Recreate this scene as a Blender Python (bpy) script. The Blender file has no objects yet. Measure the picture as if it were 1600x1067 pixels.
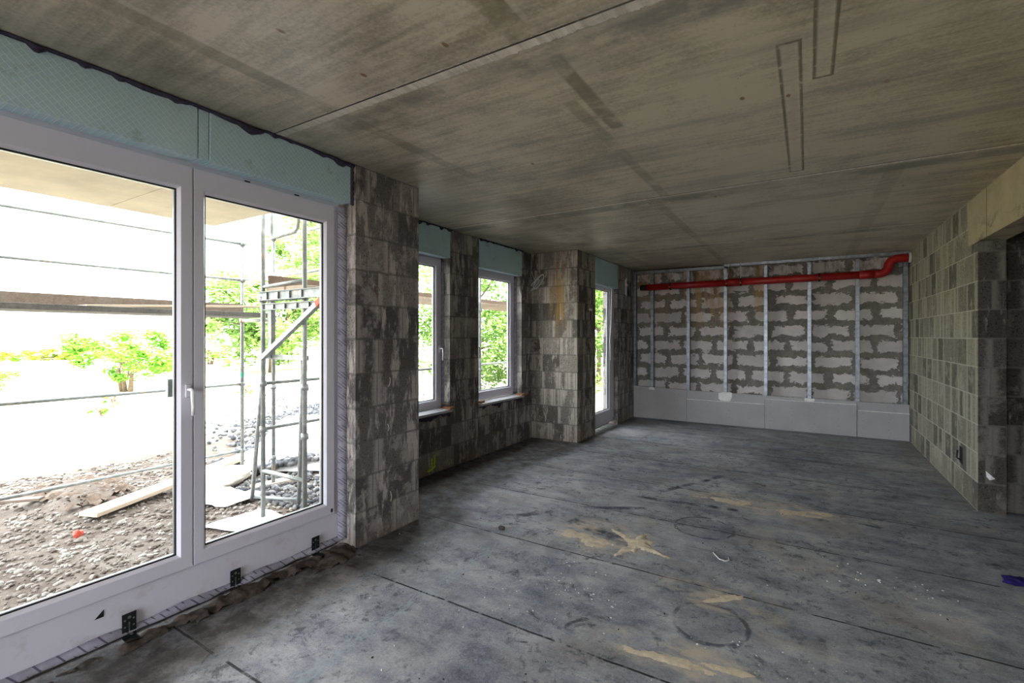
import bpy, bmesh, math, random
from mathutils import Vector, Matrix, noise as mnoise
PI = math.pi
S = bpy.context.scene
COL = S.collection
# ------------------------------------------------------------------ camera
cam = bpy.data.cameras.new('camera'); camo = bpy.data.objects.new('camera', cam); COL.objects.link(camo)
F_PX, YAW, CAM_H, HORIZON = 750.1, 31.58, 1.524, 524.6
cam.sensor_fit = 'HORIZONTAL'; cam.sensor_width = 36.0; cam.lens = F_PX / 1600 * 36
cam.shift_y = -(533.5 - HORIZON) / 1600
cam.clip_start = .05; cam.clip_end = 400
camo.location = (0, 0, CAM_H); camo.rotation_euler = (PI/2, 0, math.radians(YAW))
S.camera = camo
# ------------------------------------------------------------------ light and exposure
w = bpy.data.worlds.new('sky'); S.world = w; w.use_nodes = True
bg = w.node_tree.nodes['Background']
bg.inputs['Color'].default_value = (.90, .93, 1.0, 1); bg.inputs['Strength'].default_value = 1.0
sun = bpy.data.lights.new('sun', 'SUN'); sun.energy = 5.0; sun.angle = math.radians(3); sun.color = (1, .95, .86)
suno = bpy.data.objects.new('sun', sun); COL.objects.link(suno)
suno.rotation_euler = Vector((-.74, .12, -.64)).to_track_quat('-Z', 'Y').to_euler()   # from over the roof, down to the field
suno.location = (10, 0, 12)
def portal(loc, sx, sy, rot):
    l = bpy.data.lights.new('window_daylight', 'AREA'); l.shape = 'RECTANGLE'; l.size = sx; l.size_y = sy
    l.cycles.is_portal = True
    o = bpy.data.objects.new('window_daylight', l); COL.objects.link(o); o.location = loc; o.rotation_euler = rot
portal((-3.02, 1.1, 1.25), 2.3, 2.5, (PI/2, 0, -PI/2))
portal((-3.75, 4.7, 1.55), 1.7, 2.7, (PI/2, 0, -PI/2))
portal((-3.0, 7.5, 1.3), 2.2, 1.1, (PI/2, 0, -PI/2))
portal((-1.18, -3.45, 1.3), 3.05, 2.6, (PI/2, 0, 0))  # portal at the rear opening that is added for light
S.view_settings.view_transform = 'Standard'; S.view_settings.look = 'None'
S.view_settings.gamma = 1; S.view_settings.use_curve_mapping = False
S.view_settings.exposure = 3.45
S.cycles.max_bounces = 12; S.cycles.diffuse_bounces = 7; S.cycles.transparent_max_bounces = 24
S.cycles.sample_clamp_indirect = 6.0
S.cycles.caustics_reflective = False

# ------------------------------------------------------------------ node helpers
class NT:
    def __init__(s, name, rough=.8, spec=.3, metallic=0.):
        s.m = bpy.data.materials.new(name); s.m.use_nodes = True; s.t = s.m.node_tree
        s.b = s.t.nodes['Principled BSDF']
        s.b.inputs['Roughness'].default_value = rough; s.b.inputs['Metallic'].default_value = metallic
        s.b.inputs['Specular IOR Level'].default_value = spec
        s._p = None
    def put(s, sock, v):
        if isinstance(v, bpy.types.NodeSocket): s.t.links.new(v, sock)
        elif isinstance(v, (tuple, list)) and len(v) == 3 and len(sock.default_value) == 4: sock.default_value = (*v, 1)
        else: sock.default_value = v
    def pos(s):
        if s._p is None:
            n = s.t.nodes.new('ShaderNodeNewGeometry'); q = s.t.nodes.new('ShaderNodeSeparateXYZ')
            s.t.links.new(n.outputs['Position'], q.inputs[0]); s._p = (n.outputs['Position'], *q.outputs)
        return s._p
    def obj(s):
        n = s.t.nodes.new('ShaderNodeTexCoord'); q = s.t.nodes.new('ShaderNodeSeparateXYZ')
        s.t.links.new(n.outputs['Object'], q.inputs[0]); return (n.outputs['Object'], *q.outputs)
    def ma(s, op, a, b=0., c=0., clamp=False):
        n = s.t.nodes.new('ShaderNodeMath'); n.operation = op; n.use_clamp = clamp
        for i, v in enumerate((a, b, c)): s.put(n.inputs[i], v)
        return n.outputs[0]
    def vec(s, x, y, z=0.):
        n = s.t.nodes.new('ShaderNodeCombineXYZ')
        for i, v in enumerate((x, y, z)): s.put(n.inputs[i], v)
        return n.outputs[0]
    def scale(s, v, k):
        n = s.t.nodes.new('ShaderNodeVectorMath'); n.operation = 'MULTIPLY'; s.put(n.inputs[0], v); n.inputs[1].default_value = k
        return n.outputs[0]
    def noise(s, v, scale=5., detail=4., rough=.55, dist=0.):
        n = s.t.nodes.new('ShaderNodeTexNoise'); s.put(n.inputs['Vector'], v)
        n.inputs['Scale'].default_value = scale; n.inputs['Detail'].default_value = detail
        n.inputs['Roughness'].default_value = rough; n.inputs['Distortion'].default_value = dist
        return n.outputs[0]
    def white(s, v):
        n = s.t.nodes.new('ShaderNodeTexWhiteNoise'); n.noise_dimensions = '3D'; s.put(n.inputs['Vector'], v); return n.outputs['Value']
    def voro(s, v, scale, feat='F1', out='Distance'):
        n = s.t.nodes.new('ShaderNodeTexVoronoi'); n.feature = feat; s.put(n.inputs['Vector'], v); n.inputs['Scale'].default_value = scale
        return n.outputs[out]
    def ss(s, v, lo, hi):      # smoothstep, 0 below lo, 1 above hi
        n = s.t.nodes.new('ShaderNodeMapRange'); n.interpolation_type = 'SMOOTHSTEP'
        s.put(n.inputs[0], v); s.put(n.inputs[1], lo); s.put(n.inputs[2], hi)
        return n.outputs[0]
    def inv(s, v): return s.ma('SUBTRACT', 1., v)
    def mul(s, *a):
        r = a[0]
        for b in a[1:]: r = s.ma('MULTIPLY', r, b)
        return r
    def mix(s, f, a, b, mode='MIX'):
        n = s.t.nodes.new('ShaderNodeMix'); n.data_type = 'RGBA'; n.blend_type = mode; n.clamp_factor = True
        s.put(n.inputs[0], f)
        s.put([i for i in n.inputs if i.identifier == 'A_Color'][0], a)
        s.put([i for i in n.inputs if i.identifier == 'B_Color'][0], b)
        return [o for o in n.outputs if o.identifier == 'Result_Color'][0]
    def ramp(s, v, stops):
        n = s.t.nodes.new('ShaderNodeValToRGB'); s.put(n.inputs[0], v); e = n.color_ramp.elements
        while len(e) < len(stops): e.new(.5)
        for k, (p, c) in enumerate(stops): e[k].position = p; e[k].color = (*c, 1)
        return n.outputs[0]
    def near(s, v, c, wd, soft=.004):   # 1 where |v-c| < wd
        return s.inv(s.ss(s.ma('ABSOLUTE', s.ma('SUBTRACT', v, c)), wd, wd + soft)) if not isinstance(wd, bpy.types.NodeSocket) \
            else s.inv(s.ss(s.ma('SUBTRACT', s.ma('ABSOLUTE', s.ma('SUBTRACT', v, c)), wd), 0., soft))
    def band(s, v, lo, hi, soft=.05):
        return s.mul(s.ss(v, lo - soft, lo + soft), s.inv(s.ss(v, hi - soft, hi + soft)))
    def col(s, c): s.put(s.b.inputs['Base Color'], c); return s
    def rough(s, v): s.put(s.b.inputs['Roughness'], v); return s
    def bump(s, h, strength=.4, dist=.01):
        n = s.t.nodes.new('ShaderNodeBump'); n.inputs['Strength'].default_value = strength; n.inputs['Distance'].default_value = dist
        s.put(n.inputs['Height'], h); s.t.links.new(n.outputs[0], s.b.inputs['Normal']); return s

def plain(name, c, rough=.6, spec=.4, metallic=0., var=.12, scale=12.):
    t = NT(name, rough, spec, metallic)
    n = t.noise(t.obj()[0], scale, 5, .6)
    lo = tuple(x * (1 - var) for x in c); hi = tuple(min(1, x * (1 + var)) for x in c)
    t.col(t.ramp(n, [(.3, lo), (.7, hi)])).bump(n, .08, .003)
    return t.m

# ------------------------------------------------------------------ materials of the shell
def block_material(name, dark, light, smear, length=.375, smear_amt=.5, joint=(.16, .155, .14), stain=None, low=.0, vjoint=.03, joint_w=.004, vj=.9, st=(.15, .6)):
    t = NT(name, .93, .15); P, x, y, z = t.pos()
    u = t.ma('ADD', x, y); v = t.ma('ADD', z, low)
    row = t.ma('FLOOR', t.ma('DIVIDE', v, .25))
    rr = t.white(t.vec(row, 3.7, 1.1))
    uu = t.ma('ADD', t.ma('DIVIDE', t.ma('ADD', u, 20.), length), t.mul(rr, 1.0))
    uu = t.ma('ADD', uu, t.mul(t.ma('MODULO', t.ma('ADD', row, 40.), 2.), .5))
    idc = t.ma('FLOOR', uu); fu = t.ma('FRACT', uu); fv = t.ma('FRACT', t.ma('DIVIDE', v, .25))
    rnd = t.white(t.vec(idc, row, 5.3)); rnd2 = t.white(t.vec(idc, row, 9.9))
    # one block in three is cut: an extra joint inside it
    cut = t.ma('LESS_THAN', rnd2, .25); cp = t.ma('ADD', .3, t.mul(rnd, .4))
    du = t.mul(t.ma('MINIMUM', fu, t.inv(fu)), length)
    dcut = t.mul(t.ma('ABSOLUTE', t.ma('SUBTRACT', fu, cp)), length)
    dcut = t.ma('ADD', dcut, t.mul(t.inv(cut), 1.))
    du = t.ma('MINIMUM', du, dcut)
    side = t.mul(cut, t.ma('GREATER_THAN', fu, cp))
    rnd3 = t.white(t.vec(idc, row, t.ma('ADD', 2.2, side)))
    dv = t.mul(t.ma('MINIMUM', fv, t.inv(fv)), .25)
    wob = t.noise(P, 26., 3)
    fine = t.noise(P, 190., 3, .7); mid = t.noise(P, 9., 6, .65)
    grit = t.noise(P, 60., 5, .75)
    base = t.ramp(t.ma('ADD', t.mul(rnd3, .8), t.mul(mid, .3)), [(st[0], dark), (st[1], tuple((a + b) / 2 * .9 for a, b in zip(dark, light))), (1., light)])
    base = t.mix(t.ss(grit, .52, .66), base, tuple(c * .45 for c in dark))
    base = t.mix(t.mul(t.ss(grit, .30, .42), 0.0), base, light)
    # mortar smeared upright from the vertical joints, and streaks
    sm = t.noise(t.vec(t.mul(u, 7.), t.mul(v, 1.6), 4.), 1.6, 6, .70, .15)
    near_v = t.inv(t.ss(t.ma('SUBTRACT', du, t.mul(t.noise(t.vec(t.mul(u, 7.), t.mul(v, 5.), 1.), 3., 6, .72), vjoint * 3.0)), -.03, .025))
    near_v = t.mul(near_v, t.ss(t.white(t.vec(idc, row, 31.)), .25, .3))
    blot = t.ss(sm, .64 - smear_amt * .22, .76 - smear_amt * .22)
    patch = t.ss(t.noise(P, 3.1, 7, .72, .15), .52, .62)
    m = t.ma('MAXIMUM', t.mul(near_v, .75), t.ma('MAXIMUM', blot, t.mul(patch, .6)))
    m = t.mul(m, t.ma('ADD', .55, t.mul(fine, .7)))
    c = t.mix(m, base, smear)
    jw = t.ma('ADD', joint_w, t.mul(wob, .004))
    jm = t.ma('MAXIMUM', t.inv(t.ss(t.ma('SUBTRACT', dv, jw), 0., .004)), t.mul(t.inv(t.ss(t.ma('SUBTRACT', du, t.mul(jw, .7)), 0., .003)), vj))
    c = t.mix(t.mul(jm, t.ma('ADD', .15, t.mul(t.noise(P, 7., 3), 1.))), c, joint)
    if stain:
        for (a, lo, hi, zl, zh, colr, k) in stain:
            ax = {'x': x, 'y': y}[a]
            q = t.mul(t.band(ax, lo, hi, .06), t.band(z, zl, zh, .25), t.ss(t.noise(t.vec(t.mul(u, 9.), t.mul(z, 1.2), 7.), 1.4, 4, .6), .42, .62), k)
            c = t.mix(q, c, colr, 'MIX')
    # splash of mud at the foot
    foot = t.mul(t.inv(t.ss(z, .02, .2)), t.ss(t.noise(P, 5., 4), .35, .6))
    c = t.mix(t.mul(foot, .5), c, (.25, .20, .16))
    t.col(c)
    hgt = t.ma('ADD', t.mul(m, .5), t.ma('SUBTRACT', t.mul(fine, .35), t.mul(jm, .8)))
    hgt = t.ma('ADD', hgt, t.mul(t.ss(grit, .45, .62), -.55))
    t.bump(hgt, .7, .006)
    return t.m

M = {}
M['block'] = block_material('lightweight_block', (.115, .106, .103), (.33, .305, .29), (.58, .53, .495), .46, .62)
M['block_stained'] = block_material('water_stained_block', (.12, .108, .095), (.36, .325, .28), (.62, .56, .48), .27, .55,
    stain=[('x', -3.2, -2.98, 1.6, 2.6, (.42, .25, .07), .8)])
M['block_right'] = block_material('pale_block', (.16, .155, .13), (.44, .42, .33), (.50, .475, .38), .29, .30, joint=(.60, .58, .49), joint_w=.0025, vj=.35, st=(.24, .42))
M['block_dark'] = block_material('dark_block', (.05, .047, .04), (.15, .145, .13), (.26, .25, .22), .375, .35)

def aac_material():
    t = NT('aerated_block_with_grout', .95, .1); P, x, y, z = t.pos()
    wob = t.noise(P, 4.5, 5, .65); wob2 = t.noise(P, 19., 4, .7)
    v = t.ma('ADD', z, t.ma('ADD', .02, t.mul(t.ma('SUBTRACT', wob, .5), .05)))
    row = t.ma('FLOOR', t.ma('DIVIDE', v, .25)); rr = t.white(t.vec(row, 2.2, 8.))
    uu = t.ma('ADD', t.ma('ADD', t.mul(t.ma('ADD', x, 20.), 1 / .56), t.mul(rr, .35)), t.mul(t.ma('MODULO', t.ma('ADD', row, 40.), 2.), .5))
    fu = t.ma('FRACT', uu); fv = t.ma('FRACT', t.ma('DIVIDE', v, .25)); idc = t.ma('FLOOR', uu)
    du = t.mul(t.ma('MINIMUM', fu, t.inv(fu)), .56); dv = t.mul(t.ma('MINIMUM', fv, t.inv(fv)), .25)
    rb = t.white(t.vec(idc, row, 4.))
    wob3 = t.noise(t.scale(P, (1., 1., 1.6)), 9., 5, .7, .6)
    nz = t.ma('ADD', t.mul(t.ma('SUBTRACT', wob3, .5), .20), t.mul(t.ma('SUBTRACT', t.ma('ADD', t.mul(wob, .6), t.mul(wob2, .4)), .5), .20))
    e = t.ma('ADD', t.ma('MINIMUM', t.ma('SUBTRACT', du, t.ma('ADD', .026, t.mul(rb, .04))), t.ma('SUBTRACT', dv, t.ma('ADD', .034, t.mul(rb, .022)))), nz)
    face = t.ss(e, -.002, .006)
    grout = t.ramp(t.noise(P, 12., 6, .7), [(.3, (.16, .155, .14)), (.7, (.29, .28, .25))])
    blk = t.ramp(t.ma('ADD', t.mul(t.noise(P, 7., 4), .6), t.mul(rb, .4)), [(.25, (.55, .53, .52)), (.75, (.78, .75, .75))])
    c = t.mix(face, grout, blk)
    st = t.mul(t.ma('MAXIMUM', t.band(x, -1.9, -1.15, .12), t.mul(t.band(x, -2.7, -2.1, .15), .6)), t.ss(z, 1.25, 2.5), t.ss(t.noise(t.vec(t.mul(x, 5.), t.mul(z, .9), 3.), 2., 5, .6), .40, .6))
    st2 = t.mul(t.band(x, -.75, -.62, .04), t.ss(z, 1.6, 2.4), .8)
    c = t.mix(t.mul(t.ma('MAXIMUM', st, st2), .75), c, (.55, .33, .11))
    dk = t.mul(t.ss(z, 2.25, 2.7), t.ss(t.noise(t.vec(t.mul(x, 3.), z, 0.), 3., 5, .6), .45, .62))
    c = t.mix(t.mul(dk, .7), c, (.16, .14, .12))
    t.col(c).bump(t.ma('ADD', t.mul(t.inv(face), .6), t.mul(wob2, .4)), .7, .012)
    return t.m
M['aac'] = aac_material()

def concrete_beam():
    t = NT('cast_concrete_beam', .85, .25); P, x, y, z = t.pos()
    c = t.ramp(t.noise(P, 3., 6, .6), [(.3, (.38, .33, .215)), (.7, (.52, .46, .31))])
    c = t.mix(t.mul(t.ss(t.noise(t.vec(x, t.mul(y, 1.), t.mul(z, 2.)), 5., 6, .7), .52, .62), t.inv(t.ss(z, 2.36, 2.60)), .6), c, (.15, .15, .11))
    c = t.mix(t.near(y, 5.42, .004), c, (.12, .11, .08))
    t.col(c).bump(t.noise(P, 45., 5, .7), .25, .004); return t.m
M['beam'] = concrete_beam()

def ceiling_material():
    t = NT('precast_concrete_ceiling', .5, .5); P, x, y, z = t.pos()
    drag = t.noise(t.vec(t.mul(x, .8), t.mul(y, 9.), 0.), 2.2, 7, .68, .3)     # trowel drag along x
    big = t.noise(P, .55, 4, .6, .4); mid = t.noise(P, 3.2, 6, .65); fine = t.noise(P, 55., 4, .7)
    f = t.ma('ADD', t.mul(drag, .28), t.ma('ADD', t.mul(big, .42), t.ma('ADD', t.mul(mid, .28), t.mul(fine, .20))))
    c = t.ramp(f, [(.43, (.17, .152, .105)), (.53, (.36, .325, .243)), (.63, (.60, .55, .43))])
    wob = t.mul(t.ma('SUBTRACT', t.noise(P, 3., 4), .5), .05)
    # darker bands running along the room
    for (xc, y0, y1, wd, k) in ((-2.2, -3., 3.0, .035, .55), (-1.0, -3., 1.73, .05, .8), (-.95, 1.9, 2.75, .03, .8), (-1.06, 2.3, 4.3, .028, .5), (-1.18, 4.3, 8.8, .035, .5), (.55, 4.3, 8.8, .05, .3), (-2.35, 4.3, 8., .04, .3)):
        b = t.mul(t.near(t.ma('ADD', x, t.mul(wob, .6)), xc, wd, .02), t.band(y, y0, y1, .03), t.ss(t.noise(P, 6., 4), .3, .6), k)
        c = t.mix(b, c, (.20, .175, .105))
        b2 = t.mul(t.near(x, xc + wd + .02, .008, .012), t.band(y, y0, y1, .03), t.ss(t.noise(P, 4., 4), .45, .6), k * .6)
        c = t.mix(b2, c, (.6, .57, .49))
    hgt = t.ma('ADD', t.mul(fine, .2), t.mul(drag, .25))
    # slab joints across the room: dark slit and a pale ragged lip
    for (yc, lip, k) in ((1.73, .045, 1.), (4.29, .032, 1.), (6.78, .032, .9), (-.9, .04, .8)):
        rag = t.mul(t.noise(t.vec(t.mul(x, 30.), y, 0.), 1., 4, .7), lip)
        l = t.mul(t.near(y, yc + lip * .5, t.ma('ADD', rag, lip * .15), .006), k)
        l = t.mul(l, t.ma('ADD', .25, t.mul(t.ss(t.noise(t.vec(t.mul(x, 14.), 0., 0.), 1.5, 4, .7), .35, .6), .75)))
        c = t.mix(l, c, (.78, .75, .66))
        d = t.mul(t.near(y, yc - .004, .004, .003), t.ss(t.noise(t.vec(t.mul(x, 3.), 0., 3.), 2., 3), .25, .4), k)
        c = t.mix(d, c, (.02, .018, .015))
        e = t.mul(t.band(y, yc + lip + .03, yc + lip + .20, .04), t.ss(t.noise(P, 1.9, 5, .65), .42, .60), .75)
        c = t.mix(e, c, (.20, .19, .155))
        hgt = t.ma('ADD', hgt, t.ma('SUBTRACT', t.mul(l, .5), d))
    # wet dark belts that follow the boards' grain
    w2 = t.mul(t.ss(t.noise(t.vec(t.mul(x, .5), t.mul(y, 2.4), 5.), 1.2, 5, .6), .52, .66), .45)
    c = t.mix(w2, c, (.24, .22, .175))
    # embedded strips with raised rims
    for (x0, x1, y0, y1) in ((-.115, -.02, 2.31, 4.16), (.02, .105, -.5, 2.71)):
        ins = t.mul(t.band(x, x0, x1, .004), t.band(y, y0, y1, .006))
        inn = t.mul(t.band(x, x0 + .014, x1 - .014, .006), t.band(y, y0 + .016, y1 - .016, .008))
        rim = t.mul(t.ma('SUBTRACT', ins, inn, clamp=True), t.ss(t.noise(P, 22., 4), .28, .46))
        c = t.mix(t.mul(rim, .85), c, (.17, .145, .08))
        c = t.mix(t.mul(inn, .4), c, (.56, .52, .42))
        hgt = t.ma('ADD', hgt, t.mul(rim, .8))
    # rust spots
    vd = t.voro(t.scale(P, (1.4, .8, 1.)), 3.2); nz = t.noise(P, 1.1, 3)
    sp = t.mul(t.inv(t.ss(vd, .04, .07)), t.ss(nz, .44, .50))
    c = t.mix(t.mul(sp, .85), c, (.20, .085, .03))
    sp2 = t.mul(t.inv(t.ss(t.voro(P, 14.), .03, .06)), t.ss(t.noise(P, 1.7, 3), .55, .6))
    c = t.mix(t.mul(sp2, .8), c, (.06, .045, .03))
    # shade next to the outer wall, painted into the ceiling colour
    edge_shade = t.mul(t.inv(t.ss(x, -2.9, -2.1)), .45, t.inv(t.ss(y, 3.5, 4.2)))
    c = t.mix(edge_shade, c, (.19, .19, .165))
    t.col(c); t.rough(t.ma('ADD', .30, t.mul(mid, .32))); t.bump(hgt, .35, .008)
    return t.m
M['ceiling'] = ceiling_material()

def floor_material():
    t = NT('bitumen_membrane_floor', .7, .4); P, x, y, z = t.pos()
    big = t.noise(P, .8, 5, .6, .5); mid = t.noise(t.scale(P, (1., 1.6, 1.)), 3.6, 7, .68, .3); fine = t.noise(P, 70., 4, .75); grain = t.noise(P, 230., 2, .6)
    f = t.ma('ADD', t.mul(big, .36), t.ma('ADD', t.mul(mid, .36), t.ma('ADD', t.mul(fine, .22), t.mul(grain, .18))))
    c = t.ramp(f, [(.39, (.035, .042, .062)), (.475, (.135, .150, .185)), (.55, (.29, .305, .34)), (.66, (.52, .52, .52))])
    tint = t.noise(P, 1.7, 4, .6)
    c = t.mix(t.mul(t.ss(tint, .48, .66), .45), c, (.29, .25, .22))
    c = t.mix(t.mul(t.ss(t.noise(P, 1.3, 4, .6, 1.), .56, .68), .4), c, (.12, .15, .215))
    # light chalky dust
    d = t.mul(t.ss(t.noise(t.scale(P, (1.2, .8, 1.)), 2.4, 7, .7), .54, .72), .5)
    c = t.mix(d, c, (.40, .40, .39))
    # black scuffs, fine and directional
    s1 = t.mul(t.ss(t.noise(P, 5.5, 8, .78, .6), .55, .66), t.ss(t.noise(P, 1.2, 3), .36, .58), .9)
    c = t.mix(s1, c, (.03, .037, .047))
    s3 = t.mul(t.ss(t.noise(P, 12., 8, .82, .3), .51, .62), t.ss(t.noise(P, 1.9, 4), .36, .58), .8)
    c = t.mix(s3, c, (.05, .06, .075))
    s4 = t.mul(t.ss(t.noise(P, 26., 6, .8), .56, .68), .35); c = t.mix(s4, c, (.55, .56, .56))
    s2 = t.mul(t.ss(t.noise(t.vec(t.mul(x, 1.2), t.mul(y, 9.), 3.), 2.2, 6, .72), .60, .68), t.ss(y, 2.6, 4.5), .8)
    c = t.mix(s2, c, (.025, .027, .03))
    # membrane laps every 0.94 m
    wob = t.mul(t.ma('SUBTRACT', t.noise(t.vec(x, 0., 0.), 3., 3), .5), .02)
    ya = t.ma('ADD', t.ma('SUBTRACT', y, 1.215), wob)
    fr = t.ma('FRACT', t.ma('DIVIDE', t.ma('ADD', ya, 9.4 + .47), .94)); dist = t.mul(t.ma('ABSOLUTE', t.ma('SUBTRACT', fr, .5)), .94)
    ln = t.mul(t.inv(t.ss(dist, .004, .009)), t.ss(t.noise(t.vec(t.mul(x, 5.), t.mul(y, .6), 1.), 2., 4, .6), .36, .5))
    c = t.mix(ln, c, (.012, .012, .014))
    lap = t.mul(t.band(fr, .505, .58, .01), .16); c = t.mix(lap, c, (.05, .055, .06))
    # faded print bands
    pr = t.mul(t.near(t.ma('ADD', x, t.mul(y, .0)), -1.92, .035, .02), t.ss(t.noise(t.vec(t.mul(x, 25.), t.mul(y, 9.), 0.), 2.5, 3), .48, .58), t.band(y, 1.0, 3.6, .3), .5)
    pr2 = t.mul(t.near(x, -2.38, .035, .02), t.ss(t.noise(t.vec(t.mul(x, 25.), t.mul(y, 9.), 4.), 2.5, 3), .48, .58), t.band(y, 1.0, 3.2, .3), .5)
    c = t.mix(t.ma('MAXIMUM', pr, pr2), c, (.33, .41, .47))
    # black bitumen and mud along the outer wall
    edge = t.ma('ADD', x, t.mul(t.ma('SUBTRACT', t.noise(P, 1.7, 5, .6), .5), .7))
    lim = t.ma('ADD', -2.36, t.mul(t.ss(y, 3.0, 3.6), -.35))
    em = t.mul(t.inv(t.ss(t.ma('SUBTRACT', edge, lim), -.16, .16)), t.ma('ADD', .65, t.mul(t.ss(t.noise(P, 8., 6, .7), .35, .6), .35)))
    mud = t.ramp(t.noise(P, 7., 6, .7), [(.38, (.02, .018, .016)), (.6, (.07, .06, .052)), (.75, (.17, .145, .12))])
    c = t.mix(t.mul(em, .95), c, mud)
    # dust at the foot of the stud wall
    fw = t.mul(t.ss(y, 7.0, 8.7), t.ss(t.noise(P, 1.9, 5, .6), .40, .6), .5); c = t.mix(fw, c, (.27, .27, .26))
    rwd = t.mul(t.ss(x, .9, 1.25), t.ss(y, 5.4, 6.), t.ss(t.noise(P, 3., 5, .6), .40, .6), .5); c = t.mix(rwd, c, (.24, .22, .18))
    # rubbed rings where drums stood
    wz = t.mul(t.ma('SUBTRACT', t.noise(P, 5., 3), .5), .04)
    for (cx, cy, r) in ((-.70, 4.05, .215), (-.44, 2.72, .185)):
        rr = t.ma('SQRT', t.ma('ADD', t.ma('POWER', t.ma('SUBTRACT', x, cx), 2.), t.ma('POWER', t.ma('SUBTRACT', y, cy), 2.)))
        g = t.mul(t.near(t.ma('ADD', rr, wz), r, .004, .012), t.ss(t.noise(P, 7., 5, .7), .36, .56), .8); c = t.mix(g, c, (.03, .04, .065))
        g = t.mul(t.near(t.ma('ADD', rr, t.mul(wz, 1.6)), r + .014, .002, .010), t.ss(t.noise(P, 9., 5, .7), .45, .6), .6); c = t.mix(g, c, (.03, .04, .065))
        c = t.mix(t.mul(t.inv(t.ss(t.ma('ADD', rr, wz), r - .03, r)), .3), c, (.06, .075, .11))
    # dark sheet-shaped stain beside the swept sand
    for (cx, cy, a, l, wd) in ((-1.36, 3.54, -.34, .34, .055), (-.95, 4.55, .12, .45, .02), (-1.0, 5.2, 1.1, .5, .02), (-1.45, 4.1, .5, .28, .02), (-2.0, 3.6, .9, .2, .025)):
        dx = t.ma('SUBTRACT', x, cx); dy = t.ma('SUBTRACT', y, cy)
        p = t.ma('ADD', t.mul(dx, math.cos(a)), t.mul(dy, math.sin(a))); q = t.ma('SUBTRACT', t.mul(dy, math.cos(a)), t.mul(dx, math.sin(a)))
        g = t.mul(t.inv(t.ss(t.ma('ABSOLUTE', p), l - .03, l + .01)), t.inv(t.ss(t.ma('ABSOLUTE', t.ma('ADD', q, wz)), wd * .6, wd + .03)), t.ss(t.noise(P, 6., 6, .72), .36, .58), .9)
        c = t.mix(g, c, (.02, .027, .05))
    # dust of the sand trodden around the heaps
    for (cx, cy, rx, ry, k) in ((-1.35, 3.45, .55, .40, .7), (-.35, 4.85, .75, .35, .7), (-.45, 3.0, .5, .25, .55), (-.5, 2.35, .5, .2, .7)):
        q = t.ma('ADD', t.ma('POWER', t.mul(t.ma('SUBTRACT', x, cx), 1 / rx), 2.), t.ma('POWER', t.mul(t.ma('SUBTRACT', y, cy), 1 / ry), 2.))
        g = t.mul(t.inv(t.ss(t.ma('ADD', q, t.mul(t.noise(P, 6., 7, .75), 1.5)), .80, 1.7)), t.ss(t.noise(t.scale(P, (1., 2., 1.)), 5., 6, .7), .42, .62), k)
        c = t.mix(g, c, (.60, .51, .37))
    t.col(c); t.rough(t.ma('ADD', .42, t.mul(mid, .5)))
    t.bump(t.ma('ADD', t.mul(fine, .5), t.ma('SUBTRACT', t.mul(grain, .5), t.mul(ln, 1.2))), .4, .004)
    return t.m
M['floor'] = floor_material()

def xps():
    t = NT('embossed_insulation_board', .55, .35); P, x, y, z = t.pos()
    def fam(a, b, per, wd):
        q = t.ma('FRACT', t.ma('DIVIDE', t.ma('ADD', t.ma('ADD', t.mul(y, a), t.mul(z, b)), 30.), per))
        return t.inv(t.ss(t.ma('ABSOLUTE', t.ma('SUBTRACT', q, .5)), wd, wd + .09))
    l = t.ma('MAXIMUM', fam(.70, .70, .0225, .045), t.mul(fam(.70, -.70, .0225, .045), .55))
    c = t.ramp(t.noise(P, 2., 4), [(.3, (.44, .66, .74)), (.7, (.55, .76, .84))])
    c = t.mix(t.mul(l, .6), c, (.75, .90, .90))
    c = t.mix(t.mul(t.ss(t.noise(P, 6., 7, .7), .58, .66), .35), c, (.20, .28, .28))
    t.col(c).bump(l, .35, .003); return t.m
M['xps'] = xps()

def fleece():
    t = NT('printed_sealing_fleece', .9, .1); P, x, y, z = t.pos()
    a = t.ma('FRACT', t.mul(t.ma('ADD', z, t.mul(t.ma('ADD', y, x), .6)), 42.)); b = t.ma('FRACT', t.mul(t.ma('SUBTRACT', t.ma('ADD', y, z), x), 13.))
    m = t.mul(t.ma('LESS_THAN', a, .22), t.ma('LESS_THAN', b, .6))
    c = t.mix(t.mul(m, .8), t.ramp(t.noise(P, 20., 4), [(.3, (.30, .29, .36)), (.7, (.42, .41, .48))]), (.06, .055, .10))
    t.col(c).bump(t.noise(P, 60., 3), .5, .004); return t.m
M['fleece'] = fleece()

def gypsum():
    t = NT('gypsum_board_face', .85, .2); P, x, y, z = t.pos()
    c = t.ramp(t.noise(P, 3., 5), [(.3, (.40, .395, .40)), (.7, (.47, .465, .47))])
    sx = t.ma('FRACT', t.mul(t.ma('ADD', x, 10 + .59), 1 / .305)); sz = t.ma('FRACT', t.mul(t.ma('ADD', z, .02), 1 / .11))
    scr = t.mul(t.near(sx, .05, .012, .006), t.near(sz, .5, .03, .02)); c = t.mix(t.mul(scr, .7), c, (.12, .12, .12))
    t.col(c).bump(t.noise(P, 90., 3), .1, .002); return t.m
M['gypsum'] = gypsum()
M['plaster'] = plain('joint_filler', (.85, .84, .83), .8, .2)

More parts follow.
